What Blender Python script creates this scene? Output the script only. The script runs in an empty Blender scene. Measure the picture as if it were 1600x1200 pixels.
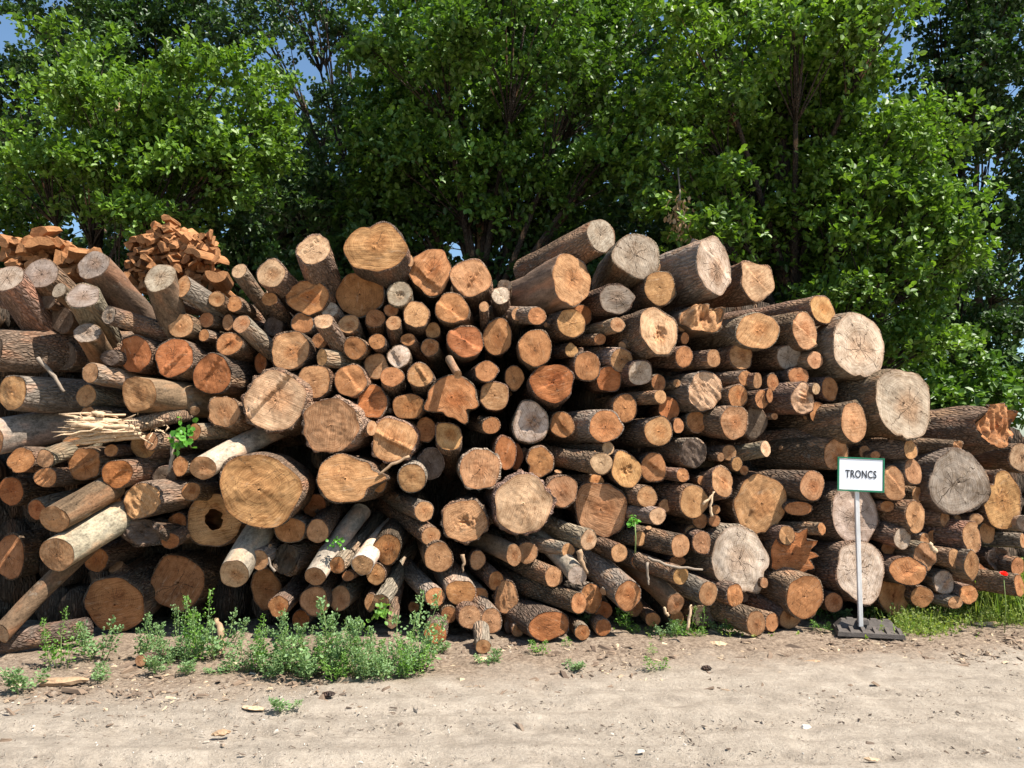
import bpy, math, random
import numpy as np
from mathutils import Vector, Matrix, Euler

# ------------------------------------------------------------------ camera, sky, sun, exposure
scene = bpy.context.scene
F_PX, HOR, CAM_H = 1256.0, 690.0, 1.7          # focal length in photo pixels, horizon row, eye height
PITCH = math.atan((HOR - 600.0) / F_PX)
cam_d = bpy.data.cameras.new("camera"); cam = bpy.data.objects.new("camera", cam_d)
scene.collection.objects.link(cam)
cam_d.sensor_width = 36.0; cam_d.lens = 36.0 * F_PX / 1600.0
cam_d.clip_start = 0.05; cam_d.clip_end = 2000.0
cam.location = (0, 0, CAM_H); cam.rotation_euler = (math.radians(90) + PITCH, 0, 0)
scene.camera = cam

SUN = Vector((0.47, -0.25, 0.85)).normalized()   # towards the sun
world = bpy.data.worlds.new("World"); scene.world = world; world.use_nodes = True
wn = world.node_tree.nodes; wl = world.node_tree.links
bg = wn["Background"]; sky = wn.new("ShaderNodeTexSky"); sky.sky_type = 'NISHITA'; sky.sun_disc = False
sky.dust_density = 0.8; sky.ozone_density = 1.0; sky.sun_elevation = math.asin(SUN.z); sky.sun_rotation = math.atan2(SUN.x, SUN.y)
tint = wn.new("ShaderNodeMix"); tint.data_type = 'RGBA'; tint.blend_type = 'MULTIPLY'; tint.inputs[0].default_value = 1.0
wl.new(sky.outputs[0], tint.inputs[6]); tint.inputs[7].default_value = (1.0, 1.15, 1.2, 1); wl.new(tint.outputs[2], bg.inputs[0]); bg.inputs[1].default_value = 0.07
sl = bpy.data.lights.new("sun", 'SUN'); sl.energy = 5.0; sl.angle = math.radians(0.5); sl.color = (1.0, 0.94, 0.85)
so = bpy.data.objects.new("sun", sl); scene.collection.objects.link(so)
so.rotation_euler = SUN.to_track_quat('Z', 'Y').to_euler(); so.location = (6, -6, 14)
vs = scene.view_settings
vs.view_transform = 'Standard'; vs.look = 'None'; vs.gamma = 1.0; vs.exposure = 1.12; vs.use_curve_mapping = False
scene.cycles.max_bounces = 6; scene.cycles.diffuse_bounces = 3; scene.cycles.transmission_bounces = 3
scene.cycles.use_denoising = True

rng = np.random.default_rng(7); random.seed(7)
COL = scene.collection
C0 = np.array([0.0, 0.0, CAM_H])
FW = np.array([0, math.cos(PITCH), math.sin(PITCH)]); UP = np.array([0, -math.sin(PITCH), math.cos(PITCH)]); RT = np.array([1.0, 0, 0])

def ray(px, py):
    return FW + RT * (px - 800.0) / F_PX + UP * (600.0 - py) / F_PX
def at(px, py, Y):
    d = ray(px, py); return C0 + d * (Y / d[1])
def ground_at(px, py):
    d = ray(px, py); return C0 + d * (-CAM_H / d[2])
P0, PB, PC = 7.18, 0.09, 0.115                    # front plane of the pile: Y = P0 + PB x + PC z
def pile_t(px, py, d=0.0):
    D = ray(px, py)
    return (P0 + PC * CAM_H + d) / (D[1] - PB * D[0] - PC * D[2])

# ------------------------------------------------------------------ tags and mesh helpers
def tag(o, label=None, cat=None, group=None, kind=None):
    if label: o["label"] = label
    if cat: o["category"] = cat
    if group: o["group"] = group
    if kind: o["kind"] = kind
    return o
def link(name, me, mat=None, parent=None):
    o = bpy.data.objects.new(name, me); COL.objects.link(o)
    if mat is not None and me is not None and not me.materials: me.materials.append(mat)
    if parent is not None: o.parent = parent
    return o
def empty(name, loc=(0, 0, 0), rz=0.0):
    o = bpy.data.objects.new(name, None); COL.objects.link(o); o.location = loc; o.rotation_euler = (0, 0, rz)
    o.empty_display_size = 0.1
    return o
def mesh(name, V, faces, uv=None, smooth=True, mats=None, mat_idx=None):
    """faces: list of int arrays, each (n, k) for k-gons. uv: per vertex."""
    me = bpy.data.meshes.new(name)
    V = np.asarray(V, dtype=np.float32)
    me.vertices.add(len(V)); me.vertices.foreach_set("co", V.ravel())
    loops, starts, tot = [], [], 0
    for f in faces:
        f = np.asarray(f, dtype=np.int32)
        if f.size == 0: continue
        n, k = f.shape
        loops.append(f.ravel()); starts.append(tot + np.arange(n, dtype=np.int32) * k); tot += n * k
    L = np.concatenate(loops); S = np.concatenate(starts)
    me.loops.add(len(L)); me.loops.foreach_set("vertex_index", L)
    me.polygons.add(len(S)); me.polygons.foreach_set("loop_start", S)
    if uv is not None:
        ul = me.uv_layers.new(name="UVMap")
        ul.data.foreach_set("uv", np.asarray(uv, dtype=np.float32)[L].ravel())
    me.update(calc_edges=True); me.validate()
    me.polygons.foreach_set("use_smooth", np.full(len(me.polygons), bool(smooth)))
    return me
def grid_faces(nu, nv, wrap=False):
    """nv rows of nu verts; wrap joins the columns"""
    i = np.arange(nu if wrap else nu - 1); j = np.arange(nv - 1)
    I, J = np.meshgrid(i, j); I2 = (I + 1) % nu
    return np.stack([J * nu + I, J * nu + I2, (J + 1) * nu + I2, (J + 1) * nu + I], -1).reshape(-1, 4)
def boxes(specs):
    """one mesh's verts/faces from several (centre, size, Matrix3) boxes"""
    V, Fq = [], []
    b = np.array([[x, y, z] for x in (-.5, .5) for y in (-.5, .5) for z in (-.5, .5)])
    q = np.array([[0, 1, 3, 2], [4, 6, 7, 5], [0, 4, 5, 1], [2, 3, 7, 6], [0, 2, 6, 4], [1, 5, 7, 3]])
    for c, s, R in specs:
        v = (b * np.array(s)); v = v @ (np.array(R).T if R is not None else np.eye(3)) + np.array(c)
        Fq.append(q + 8 * len(V)); V.append(v)
    return np.concatenate(V), np.concatenate(Fq)
def tube(path, radii, n=7):
    path = np.asarray(path, float); radii = np.asarray(radii, float)
    m = len(path); V = np.zeros((m, n, 3)); a = np.arange(n) * 2 * math.pi / n
    t = np.gradient(path, axis=0); t /= np.linalg.norm(t, axis=1)[:, None] + 1e-9
    ref = np.array([0.3, 0.9, 0.2]) if abs(t[0][1]) < .8 else np.array([1.0, 0, 0.1])
    for i in range(m):
        u = np.cross(t[i], ref); u /= np.linalg.norm(u) + 1e-9; w = np.cross(t[i], u)
        V[i] = path[i] + radii[i] * (np.cos(a)[:, None] * u + np.sin(a)[:, None] * w)
    V = V.reshape(-1, 3); Fq = grid_faces(n, m, True)
    return V, Fq, [np.arange(n)[None, ::-1], (np.arange(n) + (m - 1) * n)[None, :]]
class MB:
    def __init__(s): s.V, s.F, s.n = [], {}, 0
    def add(s, V, *faces):
        V = np.asarray(V)
        for f in faces:
            f = np.asarray(f) + s.n; s.F.setdefault(f.shape[1], []).append(f)
        s.V.append(V); s.n += len(V)
    def tube(s, path, radii, n=7):
        V, q, caps = tube(path, radii, n); s.add(V, q, *caps)
    def build(s, name, smooth=True):
        return mesh(name, np.concatenate(s.V), [np.concatenate(f) for f in s.F.values()], smooth=smooth)

def lat_noise(u, v, nu, seed, wrap=True):
    """smooth value noise; u in [0,1) (nu cells, wraps), v any (cells of 1). Returns about -1..1"""
    r = np.random.default_rng(seed); T = r.uniform(-1, 1, (nu, 257))
    x = u * nu; i = np.floor(x).astype(int); fx = x - i; j = np.floor(v).astype(int); fy = v - j
    fx = fx * fx * (3 - 2 * fx); fy = fy * fy * (3 - 2 * fy)
    i0, i1 = i % nu, (i + 1) % nu; j0, j1 = j % 257, (j + 1) % 257
    return (T[i0, j0] * (1 - fx) + T[i1, j0] * fx) * (1 - fy) + (T[i0, j1] * (1 - fx) + T[i1, j1] * fx) * fy
def pnoise(x, y, seed):
    return lat_noise((np.asarray(x) / 257.0) % 1.0, np.asarray(y), 257, seed)

# ------------------------------------------------------------------ materials
class NT:
    def __init__(s, name):
        s.m = bpy.data.materials.new(name); s.m.use_nodes = True; s.t = s.m.node_tree
        s.p = s.t.nodes["Principled BSDF"]; s.out = s.t.nodes["Material Output"]
    def n(s, typ, ins=None, **kw):
        nd = s.t.nodes.new("ShaderNode" + typ)
        for k, v in kw.items(): setattr(nd, k, v)
        for k, v in (ins or {}).items():
            i = nd.inputs[k]
            if isinstance(v, bpy.types.NodeSocket): s.t.links.new(v, i)
            else: i.default_value = v
        return nd
    def math(s, op, a, b=0.0, c=0.0, clamp=False):
        nd = s.n("Math", {0: a, 1: b, 2: c}, operation=op); nd.use_clamp = clamp; return nd.outputs[0]
    def vmath(s, op, a, b=(0, 0, 0)):
        nd = s.n("VectorMath", {0: a, 1: b}, operation=op); return nd.outputs["Value"] if op in ('LENGTH', 'DOT_PRODUCT', 'DISTANCE') else nd.outputs[0]
    def noise(s, vec, scale, detail=4, rough=.55, out=0, dist=0.0):
        return s.n("TexNoise", {"Vector": vec, "Scale": scale, "Detail": detail, "Roughness": rough, "Distortion": dist}).outputs[out]
    def ramp(s, f, a, b, lo=0.0, hi=1.0):
        return s.n("MapRange", {0: f, 1: a, 2: b, 3: lo, 4: hi}).outputs[0]
    def mix(s, f, a, b, mode='MIX'):
        nd = s.n("Mix", data_type='RGBA', blend_type=mode)
        for k, v in ((0, f), (6, a), (7, b)):
            if isinstance(v, bpy.types.NodeSocket): s.t.links.new(v, nd.inputs[k])
            else: nd.inputs[k].default_value = v if k == 0 else (tuple(v) + (1,))[:4]
        return nd.outputs[2]
    def bump(s, h, strength=.5, dist=.01):
        return s.n("Bump", {"Height": h, "Strength": strength, "Distance": dist}).outputs[0]
    def fin(s, col, rough=.8, normal=None, spec=.25):
        for k, v in (("Base Color", col), ("Roughness", rough), ("Normal", normal), ("Specular IOR Level", spec)):
            if v is None: continue
            if isinstance(v, bpy.types.NodeSocket): s.t.links.new(v, s.p.inputs[k])
            else: s.p.inputs[k].default_value = (tuple(v) + (1,))[:4] if k == "Base Color" else v
        return s.m

def mat_cut():
    k = NT("cut_wood"); uv = k.n("TexCoord").outputs["UV"]; inf = k.n("ObjectInfo")
    rnd, col, alp = inf.outputs["Random"], inf.outputs["Color"], inf.outputs["Alpha"]
    off = k.vmath('SCALE', (1, 1, 1)); off.node.inputs["Scale"].default_value = 1; k.t.links.new(k.math('MULTIPLY', rnd, 97.0), off.node.inputs["Scale"])
    q = k.vmath('ADD', uv, off)
    wob = k.n("VectorMath", {0: k.noise(q, 1.6, 3, .5, 1), 1: (.5, .5, .5)}, operation='SUBTRACT').outputs[0]
    sc = k.n("VectorMath", {0: wob, "Scale": .34}, operation='SCALE').outputs[0]
    r2 = k.math('FRACT', k.math('MULTIPLY', rnd, 13.7)); r3 = k.math('FRACT', k.math('MULTIPLY', rnd, 51.3))
    pith = k.n("CombineXYZ", {0: k.ramp(r2, 0, 1, -.18, .18), 1: k.ramp(r3, 0, 1, -.18, .18)}).outputs[0]
    c = k.vmath('SUBTRACT', k.vmath('ADD', uv, sc), pith)
    rho = k.vmath('LENGTH', c); edge = k.vmath('LENGTH', uv)
    rings = k.math('SINE', k.math('MULTIPLY', k.math('ADD', rho, k.math('MULTIPLY', k.noise(q, 5, 3), .05)), 92.0))
    rings2 = k.noise(k.n("CombineXYZ", {0: k.math('MULTIPLY', rho, 26.0), 1: off}).outputs[0], 1.0, 2, .6)
    # heartwood
    hs = k.ramp(k.math('ADD', rho, k.math('MULTIPLY', k.noise(q, 2.2, 3), .30)), .42, .72, 1, 0); hs.node.clamp = True
    hamt = k.math('MULTIPLY', hs, k.ramp(r2, .15, 1, .0, .75), clamp=True)
    heart = k.mix(1.0, col, (.80, .58, .42), 'MULTIPLY')
    base = k.mix(hamt, col, heart)
    # saw marks across the face
    rot = k.n("VectorRotate", {"Vector": q, "Angle": k.math('MULTIPLY', r3, 6.28)}, rotation_type='Z_AXIS').outputs[0]
    saw = k.noise(k.vmath('MULTIPLY', rot, (1.3, 34, 1)), 1.0, 4, .65)
    fine = k.noise(q, 38, 3, .7)
    blot = k.noise(q, 1.5, 4, .6); blot2 = k.noise(q, 5.0, 5, .65)
    v = k.math('ADD', k.math('MULTIPLY', rings, .06), k.ramp(rings2, .25, .75, -.16, .16))
    v = k.math('ADD', v, k.math('MULTIPLY', k.ramp(saw, .2, .8, -1, 1), k.ramp(r3, 0, 1, .14, .52))); v = k.math('ADD', v, k.ramp(fine, .2, .8, -.16, .16))
    v = k.math('ADD', v, k.ramp(blot, .3, .7, -.30, .22)); v = k.math('ADD', v, k.ramp(blot2, .3, .7, -.18, .16))
    base = k.mix(1.0, base, k.n("CombineColor", {0: k.math('ADD', v, 1.0), 1: k.math('ADD', k.math('MULTIPLY', v, 1.15), 1.0), 2: k.math('ADD', k.math('MULTIPLY', v, 1.3), 1.0)}).outputs[0], 'MULTIPLY')
    # bleached fibres and dark stains
    st = k.ramp(k.noise(k.vmath('MULTIPLY', rot, (1, 4, 1)), 1.7, 5, .7), .58, .74); st.node.clamp = True
    base = k.mix(k.math('MULTIPLY', st, .5), base, (.53, .39, .265))
    ds = k.ramp(k.noise(q, 2.6, 6, .7), .60, .72); ds.node.clamp = True
    base = k.mix(k.math('MULTIPLY', ds, .7), base, k.mix(1.0, base, (.38, .27, .20), 'MULTIPLY'))
    # radial drying cracks
    sx = k.n("SeparateXYZ", {0: c}); ang = k.math('ARCTAN2', sx.outputs[1], sx.outputs[0])
    w = k.math('ADD', k.math('MULTIPLY', ang, 2.4), k.math('MULTIPLY', k.noise(q, 3.5, 4, .6), 1.5))
    w = k.math('ADD', w, k.math('MULTIPLY', rnd, 40.0))
    vo = k.n("TexVoronoi", {"W": w, "Scale": 1.0}, voronoi_dimensions='1D', feature='DISTANCE_TO_EDGE').outputs["Distance"]
    width = k.math('MULTIPLY', vo, rho)
    gate = k.noise(k.n("CombineXYZ", {0: w, 1: k.math('MULTIPLY', rho, 1.5), 2: off}).outputs[0], 1.1, 1)
    thr = k.math('MULTIPLY', k.ramp(gate, .42, .62, 0.0, 1.0), k.math('MULTIPLY_ADD', alp, .022, .007)); thr.node.inputs[0].links[0].from_node.clamp = True
    crack = k.math('LESS_THAN', width, thr)
    base = k.mix(k.math('MULTIPLY', crack, .85), base, (.05, .032, .02))
    rim = k.ramp(edge, .90, 1.0); rim.node.clamp = True
    base = k.mix(k.math('MULTIPLY', rim, .55), base, k.mix(1.0, base, (.55, .40, .30), 'MULTIPLY'))
    h = k.math('ADD', k.math('MULTIPLY', saw, .8), k.math('MULTIPLY', fine, .5)); h = k.math('ADD', h, k.math('MULTIPLY', rings2, .35)); h = k.math('SUBTRACT', h, k.math('MULTIPLY', crack, .8))
    return k.fin(base, .85, k.bump(h, .55, .012), .15)
def mat_bark(name, axial=.22, amp=1.0, plate=42.0):
    k = NT(name); oc = k.n("TexCoord").outputs["Object"]; inf = k.n("ObjectInfo")
    rnd, col = inf.outputs["Random"], inf.outputs["Color"]
    off = k.n("CombineXYZ", {0: k.math('MULTIPLY', rnd, 31.0), 1: k.math('MULTIPLY', rnd, 17.0), 2: k.math('MULTIPLY', rnd, 53.0)}).outputs[0]
    p = k.vmath('MULTIPLY', k.vmath('ADD', oc, off), (1, 1, axial))
    d = k.n("VectorMath", {0: p, 1: k.n("VectorMath", {0: k.noise(p, 9, 3, .5, 1), "Scale": .06}, operation='SCALE').outputs[0]}, operation='ADD').outputs[0]
    vo = k.n("TexVoronoi", {"Vector": d, "Scale": plate}, feature='DISTANCE_TO_EDGE').outputs["Distance"]
    vo = k.ramp(vo, 0.0, .28); vo.node.clamp = True
    n1 = k.noise(d, 30, 6, .65); n2 = k.noise(p, 3.5, 4, .6); n3 = k.noise(k.vmath('ADD', oc, off), 60, 4, .7)
    v = k.math('ADD', k.math('MULTIPLY', vo, .28 * amp), k.math('MULTIPLY', n1, 1.05)); v = k.math('ADD', v, k.ramp(n2, .3, .7, -.25, .3)); v = k.math('ADD', v, k.ramp(n3, .25, .75, -.22, .22))
    cc = k.mix(1.0, col, k.n("CombineColor", {0: v, 1: v, 2: v}).outputs[0], 'MULTIPLY')
    red = k.ramp(k.noise(p, 7, 3), .50, .66); red.node.clamp = True
    cc = k.mix(k.math('MULTIPLY', red, .45), cc, k.mix(1.0, cc, (1.45, .90, .62), 'MULTIPLY'))
    gr = k.ramp(k.noise(k.vmath('ADD', oc, off), 11, 5, .7), .60, .72); gr.node.clamp = True
    cc = k.mix(k.math('MULTIPLY', gr, .55), cc, k.n("RGB").outputs[0]); gr2 = [n for n in k.t.nodes if n.type == 'RGB'][0]; gr2.outputs[0].default_value = (.26, .24, .20, 1)
    pl = k.ramp(k.noise(k.vmath('MULTIPLY', k.vmath('ADD', oc, off), (1, 1, .45)), 4.2, 4, .6), .60, .64); pl.node.clamp = True
    fib = k.ramp(k.noise(k.vmath('MULTIPLY', k.vmath('ADD', oc, off), (1, 1, .06)), 45, 4, .7), .3, .7, .6, 1.2)
    wood = k.mix(1.0, (.33, .205, .125), k.n("CombineColor", {0: fib, 1: fib, 2: fib}).outputs[0], 'MULTIPLY')
    cc = k.mix(k.math('MULTIPLY', pl, .85 * min(1.0, amp)), cc, wood)
    h = k.math('ADD', k.math('MULTIPLY', vo, 1.0 * amp), k.math('MULTIPLY', n1, .9)); h = k.math('ADD', h, k.math('MULTIPLY', n3, .3))
    return k.fin(cc, .92, k.bump(h, .8, .02 * amp + .004), .12)
def mat_plain(name, col, rough=.8, var=.25, scale=12.0, spec=.25, metal=0.0, bump=.2, stretch=(1, 1, 1)):
    k = NT(name); oc = k.vmath('MULTIPLY', k.n("TexCoord").outputs["Object"], stretch)
    n = k.noise(oc, scale, 6, .65); n2 = k.noise(oc, scale * 6, 3, .6)
    v = k.math('ADD', k.ramp(n, .25, .75, 1 - var, 1 + var), k.ramp(n2, .25, .75, -var * .5, var * .5))
    c = k.mix(1.0, tuple(col), k.n("CombineColor", {0: v, 1: v, 2: v}).outputs[0], 'MULTIPLY')
    k.p.inputs["Metallic"].default_value = metal
    return k.fin(c, rough, k.bump(k.math('ADD', n, n2), bump, .01) if bump else None, spec)
def mat_leaf(name, a, b, trans=.35, gloss=.5):
    k = NT(name); g = k.n("NewGeometry"); rnd = g.outputs["Random Per Island"]; pos = g.outputs["Position"]
    c = k.mix(rnd, a, b)
    n = k.ramp(k.noise(pos, 1.1, 3), .3, .7, .75, 1.3)
    c = k.mix(1.0, c, k.n("CombineColor", {0: n, 1: n, 2: k.math('MULTIPLY', n, .9)}).outputs[0], 'MULTIPLY')
    k.fin(c, gloss, None, .5)
    tr = k.n("BsdfTranslucent", {"Color": k.mix(1.0, c, (1.5, 1.6, .7), 'MULTIPLY')})
    mx = k.n("MixShader", {0: trans, 1: k.p.outputs[0], 2: tr.outputs[0]})
    k.t.links.new(mx.outputs[0], k.out.inputs["Surface"])
    return k.m
M_CUT = mat_cut()
M_BARK = {'b': mat_bark("rough_bark"), 'g': mat_bark("grey_bark", .2, .8, 34), 's': mat_bark("smooth_bark", .5, .15, 12), 'n': mat_bark("stripped_wood", .06, .2, 30), 'k': mat_bark("dark_bark")}
BARK_COL = {'b': (.245, .168, .118), 'g': (.30, .24, .18), 's': (.47, .40, .31), 'n': (.27, .185, .12), 'k': (.165, .116, .086)}
CUT_COL = {'o': (.40, .195, .088), 'r': (.37, .150, .060), 't': (.44, .25, .132), 'p': (.52, .355, .22), 'g': (.30, .235, .18),
           'w': (.45, .345, .26), 'y': (.46, .265, .122), 'k': (.13, .092, .068)}
COLWORD = {'o': "orange-brown", 'r': "reddish-brown", 't': "tan", 'p': "cream-coloured", 'g': "weathered grey", 'w': "pale greyish", 'y': "honey-yellow", 'k': "dark brown"}

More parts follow.
